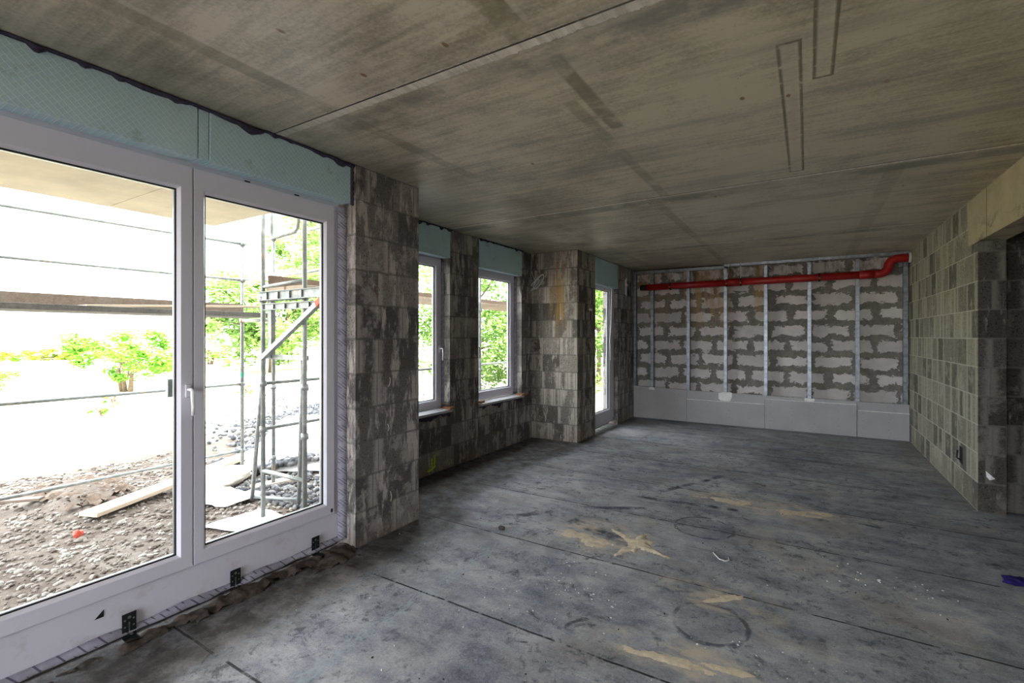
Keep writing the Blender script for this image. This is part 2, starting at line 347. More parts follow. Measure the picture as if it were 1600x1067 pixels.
def pvc():
    t = NT('white_pvc_profile', .33, .5); P, x, y, z = t.pos()
    d = t.mul(t.ss(t.noise(P, 7., 6, .7), .52, .7), t.inv(t.ss(z, .05, .5)), .35)
    t.col(t.mix(d, (.74, .73, .83), (.40, .36, .33))); return t.m
M['pvc'] = pvc()
M['gasket'] = plain('black_gasket', (.012, .012, .014), .5, .4)
M['spacer'] = plain('grey_spacer_bar', (.30, .33, .33), .35, .5, .6)
M['sill'] = plain('white_sill_board', (.55, .55, .58), .5)
M['foam'] = plain('dark_bitumen_foam', (.05, .042, .075), .8, .3, var=.4, scale=40)
M['bracket'] = plain('dark_steel_bracket', (.035, .04, .04), .5, .5, .7)
M['screw'] = plain('bright_steel', (.6, .6, .6), .3, .5, 1.)
M['whiteplastic'] = plain('white_plastic', (.75, .75, .74), .4)
M['handle'] = plain('white_handle_lacquer', (.80, .80, .86), .25, .5)
M['wedge'] = plain('orange_pine_block', (.42, .20, .09), .7)
M['red'] = plain('red_pipe_coating', (.36, .010, .012), .35, .5, var=.2, scale=6)
M['black'] = plain('black_rubber', (.012, .012, .012), .5)
M['greenpaint'] = plain('yellow_green_spray_paint', (.55, .75, .03), .6, var=.4, scale=60)
M['redpaint'] = plain('faded_red_chalk', (.22, .08, .08), .9, var=.3, scale=60)
M['paper'] = plain('white_paper', (.75, .75, .75), .8)
M['navy'] = plain('navy_cloth', (.02, .015, .10), .8, .1, var=.5)

def zinc():
    t = NT('galvanised_steel', .36, .5, .85); P, x, y, z = t.pos()
    c = t.ramp(t.noise(P, 16., 5), [(.3, (.17, .20, .23)), (.7, (.34, .38, .42))])
    hole = t.mul(t.near(t.ma('FRACT', t.mul(z, 1 / .13)), .5, .10, .04), t.ss(t.noise(P, 30., 2), .3, .5), .4)
    t.col(t.mix(hole, c, (.14, .15, .17))); return t.m
M['zinc'] = zinc()

def glass():
    m = bpy.data.materials.new('window_glass'); m.use_nodes = True; nt = m.node_tree
    nt.nodes.clear(); o = nt.nodes.new('ShaderNodeOutputMaterial'); mx = nt.nodes.new('ShaderNodeMixShader')
    a = nt.nodes.new('ShaderNodeBsdfTransparent'); a.inputs[0].default_value = (.97, .985, .98, 1)
    g = nt.nodes.new('ShaderNodeBsdfGlossy'); g.inputs['Roughness'].default_value = .01; g.inputs[0].default_value = (.9, .95, .95, 1)
    lw = nt.nodes.new('ShaderNodeLayerWeight'); lw.inputs[0].default_value = .5
    p = nt.nodes.new('ShaderNodeMath'); p.operation = 'POWER'; p.inputs[1].default_value = 5; q = nt.nodes.new('ShaderNodeMath'); q.operation = 'MULTIPLY_ADD'
    q.inputs[1].default_value = .5; q.inputs[2].default_value = .03
    nt.links.new(lw.outputs['Facing'], p.inputs[0]); nt.links.new(p.outputs[0], q.inputs[0]); nt.links.new(q.outputs[0], mx.inputs[0]); nt.links.new(a.outputs[0], mx.inputs[1]); nt.links.new(g.outputs[0], mx.inputs[2]); nt.links.new(mx.outputs[0], o.inputs[0])
    return m
M['glass'] = glass()

def wood(name, lo, hi, grey=.3):
    t = NT(name, .8, .2); P, x, y, z = t.obj()
    n = t.noise(t.scale(P, (1.2, 22., 22.)), 2., 6, .65, .4)
    t.col(t.mix(t.mul(t.ss(t.noise(P, 3., 5), .45, .65), grey), t.ramp(n, [(.3, lo), (.7, hi)]), (.20, .19, .17))).bump(n, .2, .003)
    return t.m
M['board'] = wood('weathered_scaffold_board', (.12, .09, .068), (.21, .16, .125))
M['greyboard'] = wood('grey_deck_board', (.09, .085, .077), (.16, .152, .14), .6)
M['pine'] = wood('pale_pine', (.50, .40, .29), (.66, .55, .43), .15)
def tube_mat():
    t = NT('scaffold_tube_zinc', .5, .5, .45); P, x, y, z = t.pos()
    c = t.ramp(t.noise(P, 11., 6, .7), [(.3, (.17, .19, .18)), (.55, (.28, .30, .29)), (.75, (.46, .47, .46))])
    c = t.mix(t.mul(t.ss(t.noise(P, 5., 4), .6, .68), .6), c, (.42, .33, .25))
    t.col(c); return t.m
M['tube'] = tube_mat()
M['greentape'] = plain('green_tape', (.05, .30, .20), .6)
M['redtip'] = plain('red_tip_paint', (.65, .10, .06), .6)

def soil():
    t = NT('dry_building_site_soil', .95, .1); P, x, y, z = t.pos()
    v = t.voro(P, 16.); big = t.noise(P, .9, 5, .6); mid = t.noise(P, 6., 7, .7)
    c = t.ramp(t.ma('ADD', t.mul(mid, .6), t.mul(big, .4)), [(.35, (.07, .052, .04)), (.5, (.14, .112, .09)), (.68, (.24, .21, .175))])
    c = t.mix(t.mul(t.inv(t.ss(v, .1, .35)), t.ss(t.noise(P, 2., 4), .4, .6), .6), c, (.27, .25, .22))
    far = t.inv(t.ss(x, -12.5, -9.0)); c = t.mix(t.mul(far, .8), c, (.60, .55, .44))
    gr = t.mul(t.inv(t.ss(x, -24., -15.)), t.ss(t.noise(P, .4, 5, .65), .48, .6), .6); c = t.mix(gr, c, (.42, .46, .16))
    t.col(c).bump(t.ma('ADD', t.mul(mid, 1.), t.mul(t.noise(P, 30., 5, .7), .6)), .9, .03); return t.m
M['soil'] = soil()
M['mound'] = plain('dark_loose_earth', (.13, .095, .07), .95, .1, var=.5, scale=22)
def stone_mat(name, a, b, c3):
    t = NT(name, .85, .2); P, x, y, z = t.pos()
    cell = t.voro(P, 9., 'F1', 'Color'); n = t.t.nodes.new('ShaderNodeSeparateColor'); t.t.links.new(cell, n.inputs[0])
    t.col(t.ramp(n.outputs[0], [(.1, a), (.5, b), (.9, c3)])); return t.m
M['gravel'] = stone_mat('grey_cobbles', (.06, .064, .07), (.12, .12, .125), (.26, .255, .24))
M['pebble'] = stone_mat('beige_pebbles', (.12, .095, .075), (.22, .19, .16), (.36, .34, .30))
M['slab'] = plain('balcony_soffit_concrete', (.68, .61, .46), .8, .2, scale=3)
M['render'] = plain('facade_block', (.45, .44, .42), .9, .1)
M['tarp'] = plain('white_sheet', (.78, .77, .74), .6, .3)
M['sack'] = plain('pale_sack', (.70, .64, .56), .8, .2)
M['bark'] = plain('tree_bark', (.16, .12, .085), .9, .1, var=.3)
def leafmat(name, a, b, c3=None):
    t = NT(name, .6, .25); P, x, y, z = t.pos()
    n = t.white(t.scale(P, (3., 3., 3.))) if False else t.noise(P, 4., 3, .6)
    st = [(.35, a), (.6, b)] + ([(.7, c3)] if c3 else [])
    c = t.ramp(n, st); t.col(c)
    tr = t.t.nodes.new('ShaderNodeBsdfTranslucent'); t.put(tr.inputs[0], c); mx = t.t.nodes.new('ShaderNodeMixShader'); mx.inputs[0].default_value = .4
    out = [q for q in t.t.nodes if q.type == 'OUTPUT_MATERIAL'][0]
    t.t.links.new(t.b.outputs[0], mx.inputs[1]); t.t.links.new(tr.outputs[0], mx.inputs[2]); t.t.links.new(mx.outputs[0], out.inputs[0])
    return t.m
M['leaf'] = leafmat('bright_green_leaves', (.09, .20, .04), (.30, .45, .13))
M['leafpink'] = leafmat('green_and_blossom', (.08, .26, .02), (.22, .45, .05), (.60, .42, .33))
M['leafyellow'] = leafmat('yellow_green_leaves', (.18, .30, .02), (.38, .46, .06))

# ------------------------------------------------------------------ mesh helpers
def new(name, bm, mat, parent=None, smooth=False, bevel=0, seg=2):
    me = bpy.data.meshes.new(name); bmesh.ops.recalc_face_normals(bm, faces=bm.faces); bm.to_mesh(me); bm.free()
    o = bpy.data.objects.new(name, me); COL.objects.link(o)
    if isinstance(mat, (list, tuple)):
        for q in mat: me.materials.append(q)
    else: me.materials.append(mat)
    if smooth:
        for p in me.polygons: p.use_smooth = True
    if bevel:
        b = o.modifiers.new('bevel', 'BEVEL'); b.width = bevel; b.segments = seg; b.limit_method = 'ANGLE'
    if parent: o.parent = parent; o.matrix_parent_inverse = parent.matrix_world.inverted() if False else Matrix.Translation(-Vector(parent.location))
    return o
def tag(o, label, cat, group=None, kind=None):
    o['label'] = label; o['category'] = cat
    if group: o['group'] = group
    if kind: o['kind'] = kind
    return o
def empty(name, loc, label, cat, group=None, kind=None):
    o = bpy.data.objects.new(name, None); COL.objects.link(o); o.location = loc; o.empty_display_size = .1
    return tag(o, label, cat, group, kind)
def box(bm, x0, x1, y0, y1, z0, z1, mi=0):
    v = [bm.verts.new((x, y, z)) for x in (x0, x1) for y in (y0, y1) for z in (z0, z1)]
    for f in ((0, 1, 3, 2), (4, 6, 7, 5), (0, 4, 5, 1), (2, 3, 7, 6), (0, 2, 6, 4), (1, 5, 7, 3)):
        bm.faces.new([v[i] for i in f]).material_index = mi
def boxes(*bs):
    bm = bmesh.new()
    for b in bs: box(bm, *b)
    return bm
def obox(bm, a, b, wx, h, up=(0, 0, 1)):
    a, b = Vector(a), Vector(b); d = (b - a).normalized(); s = d.cross(Vector(up)).normalized(); n = s.cross(d)
    v = [bm.verts.new(p + s * i * wx / 2 + n * j * h / 2) for p in (a, b) for i in (-1, 1) for j in (-1, 1)]
    for f in ((0, 1, 3, 2), (4, 6, 7, 5), (0, 4, 5, 1), (2, 3, 7, 6), (0, 2, 6, 4), (1, 5, 7, 3)): bm.faces.new([v[i] for i in f])
def tube(bm, pts, r, n=10, caps=True):
    pts = [Vector(p) for p in pts]; rings = []
    rr = r if isinstance(r, (list, tuple)) else [r] * len(pts)
    prev = None
    for i, p in enumerate(pts):
        d = (pts[min(i + 1, len(pts) - 1)] - pts[max(i - 1, 0)]).normalized()
        if prev is None:
            ref = Vector((0, 0, 1)) if abs(d.z) < .9 else Vector((1, 0, 0)); a = d.cross(ref).normalized()
        else: a = (prev - d * prev.dot(d)).normalized()
        prev = a; b = d.cross(a)
        rings.append([bm.verts.new(p + (a * math.cos(2 * PI * k / n) + b * math.sin(2 * PI * k / n)) * rr[i]) for k in range(n)])
    for i in range(len(rings) - 1):
        for k in range(n): bm.faces.new((rings[i][k], rings[i][(k + 1) % n], rings[i + 1][(k + 1) % n], rings[i + 1][k]))
    if caps: bm.faces.new(rings[0][::-1]); bm.faces.new(rings[-1])
def tubeb(pts, r, n=10):
    bm = bmesh.new(); tube(bm, pts, r, n); return bm
def prism(bm, poly, a0, a1, axis='y'):      # poly in the two other axes, extruded along axis
    def P(p, a): return {'y': (p[0], a, p[1]), 'x': (a, p[0], p[1]), 'z': (p[0], p[1], a)}[axis]
    A = [bm.verts.new(P(p, a0)) for p in poly]; B = [bm.verts.new(P(p, a1)) for p in poly]
    bm.faces.new(A); bm.faces.new(B[::-1])
    for i in range(len(poly)): bm.faces.new((A[i], B[i], B[(i + 1) % len(poly)], A[(i + 1) % len(poly)]))
def ring(bm, y0, y1, z0, z1, prof):
    """rectangular frame in the y-z plane; prof = [(inset left, right, bottom, top, x)] closed loop"""
    L = []
    for (l, r, b, t, x) in prof:
        L.append([bm.verts.new(q) for q in ((x, y0 + l, z0 + b), (x, y1 - r, z0 + b), (x, y1 - r, z1 - t), (x, y0 + l, z1 - t))])
    n = len(L)
    for i in range(n):
        A, B = L[i], L[(i + 1) % n]
        for k in range(4): bm.faces.new((A[k], A[(k + 1) % 4], B[(k + 1) % 4], B[k]))

# ------------------------------------------------------------------ dimensions
H = 2.75; XL = -2.75; XP = -3.517; XR = 1.262; XO = -3.72
# ------------------------------------------------------------------ room shell
def shell(name, bm, mat, label, cat='wall'):
    return tag(new(name, bm, mat), label, cat, kind='structure')
shell('floor', boxes((-3.6, 4.6, -3.3, 9.3, -.2, 0)), M['floor'], 'blue-grey membrane floor with dark scuffs, seams and sand', 'floor')
shell('ceiling', boxes((-2.972, 4.6, -3.5, 2.80, H, 2.97), (-3.73, 4.6, 2.80, 9.5, H, 2.97)), M['ceiling'], 'rough yellow-grey precast concrete ceiling with slab joints', 'ceiling')
shell('wall_left', boxes(
    (-2.97, XL, 2.337, 2.993, -.3, H), (XO, -2.97, 2.80, 2.993, -.3, H),      # pier beside the glazed door
    (-2.97, XL - .13, -.12, 2.337, 2.52, H), (-3.15, XL, -3.3, -.12, -.3, H), (-3.15, XL - .2, -.12, 2.337, -.3, .02),
    (XO, XP, 2.993, 3.38, -.3, H), (XO, XP, 3.38, 6.287, -.3, .645), (XO, XP, 4.35, 4.92, .645, H), (XO, XP, 5.985, 6.287, .645, H),
    (XO, XP - .13, 3.38, 4.35, 2.44, H), (XO, XP - .13, 4.92, 5.985, 2.42, H),
    (-3.04, XL - .03, 7.99, 9.3, -.3, H), (-3.04, XL - .13, 6.97, 7.99, 2.43, H), (-3.15, XL - .2, 6.97, 7.99, -.3, .03)),
    M['block'], 'grey lightweight block wall on the window side with smeared mortar')
shell('wall_projection', boxes((-3.04, -2.778, 6.287, 6.97, -.3, H), (XO, -3.04, 6.287, 6.49, -.3, H)), M['block_stained'], 'projecting block pier with brown water stain between window and far door')
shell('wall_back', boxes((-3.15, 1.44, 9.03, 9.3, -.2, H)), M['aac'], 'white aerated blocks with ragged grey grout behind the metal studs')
shell('wall_right', boxes((XR, 1.44, 5.666, 9.03, -.2, 2.34), (XR, 1.44, 5.95, 9.03, 2.34, H), (XR, 1.44, -3.3, 4.15, -.2, H)), M['block_right'], 'pale greenish-grey block wall on the pipe side with white joints')  # unseen near stretch lengthened to keep light out of the side room
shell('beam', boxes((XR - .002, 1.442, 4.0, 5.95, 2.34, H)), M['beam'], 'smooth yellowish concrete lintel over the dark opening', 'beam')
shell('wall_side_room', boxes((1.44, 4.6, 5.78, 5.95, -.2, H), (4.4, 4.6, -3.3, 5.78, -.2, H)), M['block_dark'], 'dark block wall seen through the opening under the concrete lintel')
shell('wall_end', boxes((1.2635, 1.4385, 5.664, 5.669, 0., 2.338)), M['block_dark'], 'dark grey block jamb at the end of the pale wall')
shell('wall_rear', boxes((-3.15, -2.7, -3.5, -3.3, -.2, H), (.35, 4.6, -3.5, -3.3, -.2, H), (-2.7, .35, -3.5, -3.3, 2.62, H)), M['block'], 'block wall behind the viewer with a wide opening added for light')  # unseen wall, its opening added and sized to brighten the room
# top of the pier: mortar along the ceiling
def ragged_strip(y0, y1, x, z0, amp, seed, depth=.02, n=80):
    bm = bmesh.new(); random.seed(seed); T = []
    for i in range(n + 1):
        y = y0 + (y1 - y0) * i / n
        d = amp * (.16 + max(0, mnoise.noise(Vector((y * 3.1, seed, 0))) * 1.1) + max(0, mnoise.noise(Vector((y * 14, seed, 3)))) * 1.3)
        T.append((y, d))
    rows = []
    for y, d in T:
        rows.append([bm.verts.new((x, y, z0)), bm.verts.new((x + depth, y, z0 - d * .25)), bm.verts.new((x + depth * .8, y, z0 - d * .75)), bm.verts.new((x, y, z0 - d)), ])
    for a, b in zip(rows, rows[1:]):
        for k in range(4): bm.faces.new((a[k], a[(k + 1) % 4], b[(k + 1) % 4], b[k]))
    bm.faces.new(rows[0]); bm.faces.new(rows[-1][::-1])
    return bm

# ------------------------------------------------------------------ windows and glazed doors
def glazed(name, label, xf, y0, y1, z0, z1, sashes, handle=None, sillh=.05, cat='window'):
    """xf: room-side face of the sash"""
    root = empty(name, (xf, (y0 + y1) / 2, z0), label, cat, kind='structure')
    ff = xf - .018
    bm = bmesh.new(); wt = .06
    ring(bm, y0, y1, z0, z1, [(0, 0, 0, 0, ff - .07), (0, 0, 0, 0, ff), (wt, wt, sillh + .02, wt, ff), (wt, wt, sillh + .02, wt, ff - .07)])
    new('frame', bm, M['pvc'], root, bevel=.003)
    for (a, b, c, d, wl, wr, wb, wtp) in sashes:
        bm = bmesh.new(); g = .014
        ring(bm, a, b, c, d, [(0, 0, 0, 0, xf - .06), (0, 0, 0, 0, xf), (wl, wr, wb, wtp, xf), (wl + g, wr + g, wb + g, wtp + g, xf - .018), (wl + g, wr + g, wb + g, wtp + g, xf - .06)])
        sash = new('sash', bm, M['pvc'], root, bevel=.002)
        bm = bmesh.new(); q = .007
        I = [(wl + g, wr + g, wb + g, wtp + g), (wl + g + q, wr + g + q, wb + g + q, wtp + g + q)]
        ring(bm, a, b, c, d, [(*I[0], xf - .019), (*I[1], xf - .023), (*I[1], xf - .030), (*I[0], xf - .030)])
        new('gasket', bm, M['gasket'], sash)
        bm = bmesh.new()
        ring(bm, a, b, c, d, [(*I[0], xf - .033), (*I[1], xf - .033), (*I[1], xf - .047), (*I[0], xf - .047)])
        new('spacer_bar', bm, M['spacer'], sash)
        new('glass_pane', boxes((xf - .0325, xf - .0305, a + wl + g - .004, b - wr - g + .004, c + wb + g - .004, d - wtp - g + .004)), M['glass'], sash)
    if handle:
        hy, hz_ = handle
        bm = bmesh.new(); box(bm, xf, xf + .011, hy - .014, hy + .014, hz_ - .035, hz_ + .035)
        h = new('handle', bm, M['handle'], root, bevel=.004)
        new('lever', tubeb([(xf + .008, hy, hz_ + .008), (xf + .045, hy, hz_ + .008), (xf + .056, hy, hz_ - .004), (xf + .058, hy, hz_ - .03), (xf + .055, hy + .004, hz_ - .08), (xf + .05, hy + .004, hz_ - .13)], [.009, .009, .010, .011, .010, .008], 12), M['handle'], h, smooth=True)
    return root
d1 = glazed('door_1', 'large white two-leaf glazed terrace door with three dark brackets', -2.87, -.12, 2.30, .04, 2.50,
    [(-.06, 1.326, .262, 2.448, .065, .058, .068, .118), (1.332, 2.25, .262, 2.448, .05, .062, .068, .118)], (1.300, 1.225), sillh=.225, cat='door')
wA = glazed('window_1', 'white window nearest the big pier, with handle', -3.635, 3.40, 4.37, .665, 2.44, [(3.43, 4.34, .70, 2.41, .09, .085, .075, .075)], (4.30, 1.37))
wB = glazed('window_2', 'white window between the narrow pier and the stained projection', -3.635, 4.94, 5.995, .675, 2.42, [(4.97, 5.965, .71, 2.39, .09, .085, .075, .085)], (5.03, 1.37))
d2 = glazed('door_2', 'narrow white glazed door in the far left corner', -2.84, 6.98, 8.02, .06, 2.42, [(7.02, 7.97, .12, 2.37, .09, .20, .16, .09)], None, cat='door')
new('mullion_seal', boxes((-2.935, -2.88, 1.312, 1.346, .27, 2.44)), M['gasket'], d1)
# extras of door_1: outer base line, caps, triangular drain mark, fleece
bm = bmesh.new(); prism(bm, [(.905, .172), (.94, .172), (.94, .205)], -2.8875, -2.8855, 'x'); new('drain_cap', bm, M['gasket'], d1)
bm = boxes((-2.8699, -2.8675, 2.221, 2.236, .275, .30)); new('hinge_cap', bm, M['gasket'], d1)
for yy in (1.62, 1.95): new('drain_slot', boxes((-2.889, -2.8868, yy, yy + .035, 2.452, 2.462)), M['gasket'], d1)
def strip_mesh(pts0, pts1):
    bm = bmesh.new(); A = [bm.verts.new(p) for p in pts0]; B = [bm.verts.new(p) for p in pts1]
    for i in range(len(A) - 1): bm.faces.new((A[i], A[i + 1], B[i + 1], B[i]))
    return bm
def solid(o, t=.002):
    m = o.modifiers.new('thickness', 'SOLIDIFY'); m.thickness = t; return o
def fleece_v(xa, ya, xb, yb, z0, z1, parent, seed):
    n = 40; A = []; B = []
    for i in range(n + 1):
        z = z0 + (z1 - z0) * i / n; j = .006 * mnoise.noise(Vector((z * 9, seed, 0)))
        A.append((xa, ya, z)); B.append((xb + j, yb - abs(j) * .6, z))
    solid(new('sealing_fleece', strip_mesh(A, B), M['fleece'], parent, smooth=True))
fleece_v(-2.878, 2.285, -2.84, 2.334, .06, 2.45, d1, 1)
fleece_v(-3.645, 4.335, -3.60, 4.347, .70, 2.40, wA, 2)
fleece_v(-3.645, 5.965, -3.60, 5.982, .71, 2.38, wB, 3)
A = []; B = []
for i in range(81):
    y = -.1 + 2.42 * i / 80; j = mnoise.noise(Vector((y * 5, 7, 0)))
    A.append((-2.884, y, .080 + .012 * j)); B.append((-2.858 + .012 * j, y, .050 + .010 * mnoise.noise(Vector((y * 9, 2, 1)))))
solid(new('sealing_fleece', strip_mesh(A, B), M['fleece'], d1, smooth=True))
# brackets
for k, yb in enumerate((1.035, 1.555, 2.095)):
    r = empty('anchor_bracket', (-2.87, yb, .005), ['perforated dark steel bracket under the door seam, nearest the viewer', 'perforated dark steel bracket at the middle of the door foot', 'perforated dark steel bracket at the door foot nearest the big pier'][k], 'bracket', 'anchor brackets along the glazed door')
    bm = bmesh.new(); xx = -2.868
    box(bm, xx, xx + .003, yb - .030, yb + .030, .03, .150); box(bm, xx, xx + .06, yb - .030, yb + .030, .03, .033)
    new('plate', bm, M['bracket'], r, bevel=.002)
    bm = bmesh.new()
    for (dy, dz) in ((0, .128), (-.018, .118), (.018, .118), (-.018, .085), (.018, .085), (-.018, .055)):
        tube(bm, [(xx + .003, yb + dy, dz), (xx + .0042, yb + dy, dz)], .0045 if dy else .008, 10)
    box(bm, xx + .003, xx + .0045, yb - .003, yb + .003, .045, .105)
    new('hole', bm, M['screw'], r)
    new('screw', tubeb([(xx + .004, yb + .006, .048), (xx + .014, yb + .006, .048)], .006, 8), M['screw'], r)
# insulation panels
def panel(y0, y1, z0, z1, x1, label, grp='blue insulation boards above the openings', name='insulation_panel'):
    return tag(new(name, boxes((x1 - .10, x1, y0, y1, z0, z1)), M['xps'], bevel=.002), label, 'insulation board', grp)
panel(-.12, 1.305, 2.47, 2.742, -2.772, 'pale blue embossed insulation board above the glazed door, longest one')
panel(1.31, 1.362, 2.474, 2.740, -2.775, 'narrow blue insulation filler strip between the two boards over the door')
panel(1.367, 2.31, 2.47, 2.742, -2.77, 'pale blue embossed insulation board ending at the big pier')
panel(3.385, 4.345, 2.42, 2.742, XP + .01, 'small blue insulation board above the window nearest the big pier')
panel(4.925, 5.98, 2.385, 2.738, XP + .01, 'small blue insulation board above the window beside the stained projection')
panel(6.975, 7.985, 2.33, 2.735, -2.77, 'small blue insulation board above the far corner door')
# foam along the boards
def foam(y0, y1, x, z0, amp, seed, label, depth=.03):
    o = tag(new('foam_seal', ragged_strip(y0, y1, x, z0, amp, seed, depth, int((y1 - y0) * 70) + 6), M['foam'], smooth=True), label, 'foam seal', 'dark foam seals')
foam(-.12, 2.33, -2.775, H - .001, .05, 3.3, 'ragged dark purple foam between ceiling and boards over the glazed door')
foam(3.39, 4.36, XP + .005, H - .001, .05, 5.1, 'ragged dark foam along the ceiling over the window nearest the big pier')
foam(4.93, 6.0, XP + .005, H - .001, .035, 6.1, 'thin dark foam along the ceiling over the window beside the projection')
# upright foam at the end of the big board
bm = bmesh.new(); pts = []
for i in range(30):
    z = 2.455 + (H - 2.455) * i / 29; pts.append((-2.772 + .004 * math.sin(i * 1.7), 2.323 + .006 * mnoise.noise(Vector((z * 30, 1, 1))), z))
tube(bm, pts, [.011 + .006 * abs(mnoise.noise(Vector((p[2] * 40, 0, 5)))) for p in pts], 8)
tag(new('foam_seal', bm, M['foam'], smooth=True), 'upright dark foam bead between blue board and big pier', 'foam seal', 'dark foam seals')
# sills
for (y0, y1, z, win, lab, lab2) in ((3.38, 4.37, .668, wA, 'white sill board under the window nearest the big pier', 'dark bitumen smear under the sill nearest the big pier'),
                                    (4.925, 6.01, .655, wB, 'white sill board under the window beside the projection', 'dark bitumen smear under the sill beside the projection')):
    bm = bmesh.new(); prism(bm, [(-3.63, z - .012), (XP + .03, z - .02), (XP + .03, z + .008), (-3.63, z + .022)], y0, y1, 'y')
    tag(new('window_sill', bm, M['sill'], bevel=.003), lab, 'sill', 'window sills', 'structure')
    tag(new('foam_seal', ragged_strip(y0 + .02, y1 - .03, XP - .002, z - .022, .07, y0, .022, 60), M['foam'], smooth=True), lab2, 'foam seal', 'dark foam seals')
for (yy, z, ln, lab) in ((4.33, .69, .11, 'orange pine block on the sill end beside the narrow pier'), (4.95, .69, .06, 'orange pine block at the pier end of the farther sill'), (5.97, .675, .12, 'orange pine block at the projection end of the farther sill')):
    bm = bmesh.new(); prism(bm, [(yy - .035, z - .012), (yy + .045, z - .012), (yy + .045, z + .018), (yy - .035, z + .012)], XP + .045 - ln, XP + .045, 'x')
    tag(new('wooden_block', bm, M['wedge'], bevel=.002), lab, 'wooden block', 'wooden blocks on the window sills')

# ------------------------------------------------------------------ metal stud wall
SY = 8.90
studs = [-2.765, -2.44, -1.80, -1.19, -.58, .03, .65, 1.215]
wh = ['in the left corner', 'first in from the left corner', 'under the thin pipe hanger', 'left of the pipe joint', 'in the middle of the bare wall', 'shiniest, right of the middle', 'nearest the pipe bend', 'in the right corner']
for i, x in enumerate(studs):
    r = empty('metal_stud', (x, SY, 0.), 'galvanised upright stud %s' % wh[i], 'stud', 'galvanised wall studs')
    w2 = .025; bm = bmesh.new()
    box(bm, x - w2, x + w2, SY, SY + .0012, .0, 2.68)                       # front flange
    box(bm, x - w2, x + w2, SY + .0738, SY + .075, .0, 2.68)
    sx = x + w2 if x < 1.2 else x - w2
    box(bm, sx - .0006, sx + .0006, SY, SY + .075, .0, 2.68)
    ox = x - w2 if x < 1.2 else x + w2
    box(bm, ox - .0006, ox + .0006, SY, SY + .008, .0, 2.68); box(bm, ox - .0006, ox + .0006, SY + .067, SY + .075, .0, 2.68)
    for dx in (-.011, .011): box(bm, x + dx - .0018, x + dx + .0018, SY - .0012, SY, .0, 2.68)
    new('profile', bm, M['zinc'], r)
for (x0, x1, z, lab) in ((-2.78, -1.215, 2.68, 'galvanised ceiling track over the left studs, slightly lower'), (-1.21, XR - .004, 2.708, 'galvanised ceiling track over the right studs, long one')):
    bm = boxes((x0, x1, SY - .004, SY - .0028, z, z + .041), (x0, x1, SY + .0765, SY + .0777, z, z + .041), (x0, x1, SY - .004, SY + .0777, z + .0395, z + .041))
    tag(new('ceiling_track', bm, M['zinc']), lab, 'metal track', 'ceiling tracks')
bm = boxes((-2.78, XR - .004, SY - .003, SY + .078, .0, .0015), (-2.78, XR - .004, SY - .0042, SY - .003, .0, .04))
tag(new('floor_track', bm, M['zinc']), 'galvanised floor track under the studs', 'metal track')
def gboard(x0, x1, z1, y1, label, grp):
    return tag(new('gypsum_board', boxes((x0, x1, y1 - .0125, y1, .008, z1)), M['gypsum'], bevel=.0015), label, 'gypsum board', grp)
R0 = SY - .0045; R1 = R0 - .0126 - .018
gr = 'light grey gypsum boards at the stud wall foot'
def gslope(x0, x1, za, zb, y1, label):
    bm = bmesh.new(); prism(bm, [(x0 + .003, .008), (x1 - .003, .008), (x1 - .003, zb), (x0 + .003, za)], y1 - .0125, y1, 'y')
    o = tag(new('gypsum_board', bm, M['gypsum']), label, 'gypsum board', gr)
    if y1 < R0:      # white plaster core strip, paints the lit line along the sawn top
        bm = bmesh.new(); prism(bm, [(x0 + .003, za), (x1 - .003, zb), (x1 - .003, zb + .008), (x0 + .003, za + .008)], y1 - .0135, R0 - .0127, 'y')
        e = new('lit_cut_edge', bm, M['plaster'], o); e['label'] = 'white sawn top edge, painted as the lit line'
    return o
gslope(-2.78, -1.822, .592, .56, R0, 'grey gypsum board in the left corner, single layer')
gslope(-1.818, -.592, .56, .545, R0, 'rear gypsum board behind the low board with the large filler patch')
gslope(-.588, .635, .545, .535, R0, 'rear gypsum board behind the tallest front board')
gslope(.639, XR - .004, .535, .53, R0, 'rear gypsum board in the right corner')
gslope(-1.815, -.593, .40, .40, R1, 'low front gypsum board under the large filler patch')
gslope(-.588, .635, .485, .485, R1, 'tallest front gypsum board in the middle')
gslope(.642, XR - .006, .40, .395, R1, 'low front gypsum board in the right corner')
def patch(x, z, w_, h_, y, seed, label):
    bm = bmesh.new(); random.seed(seed); P_ = []
    for k in range(18):
        a = 2 * PI * k / 18; rr = 1 + random.uniform(-.14, .14)
        P_.append((x + max(-1, min(1, 1.3 * math.cos(a))) * w_ / 2 * rr, z + max(-1, min(1, 1.3 * math.sin(a))) * h_ / 2 * rr))
    prism(bm, P_, y - .003, y, 'y')
    tag(new('filler_patch', bm, M['plaster']), label, 'plaster patch', 'white filler patches')
patch(-2.44, .555, .10, .05, R0 - .0126, 4, 'small white filler patch on the left corner board')
patch(-1.19, .485, .20, .15, R0 - .0126, 5, 'largest white filler patch, left of the middle')
patch(.03, .515, .13, .055, R0 - .0126, 6, 'white filler patch above the tallest front board')

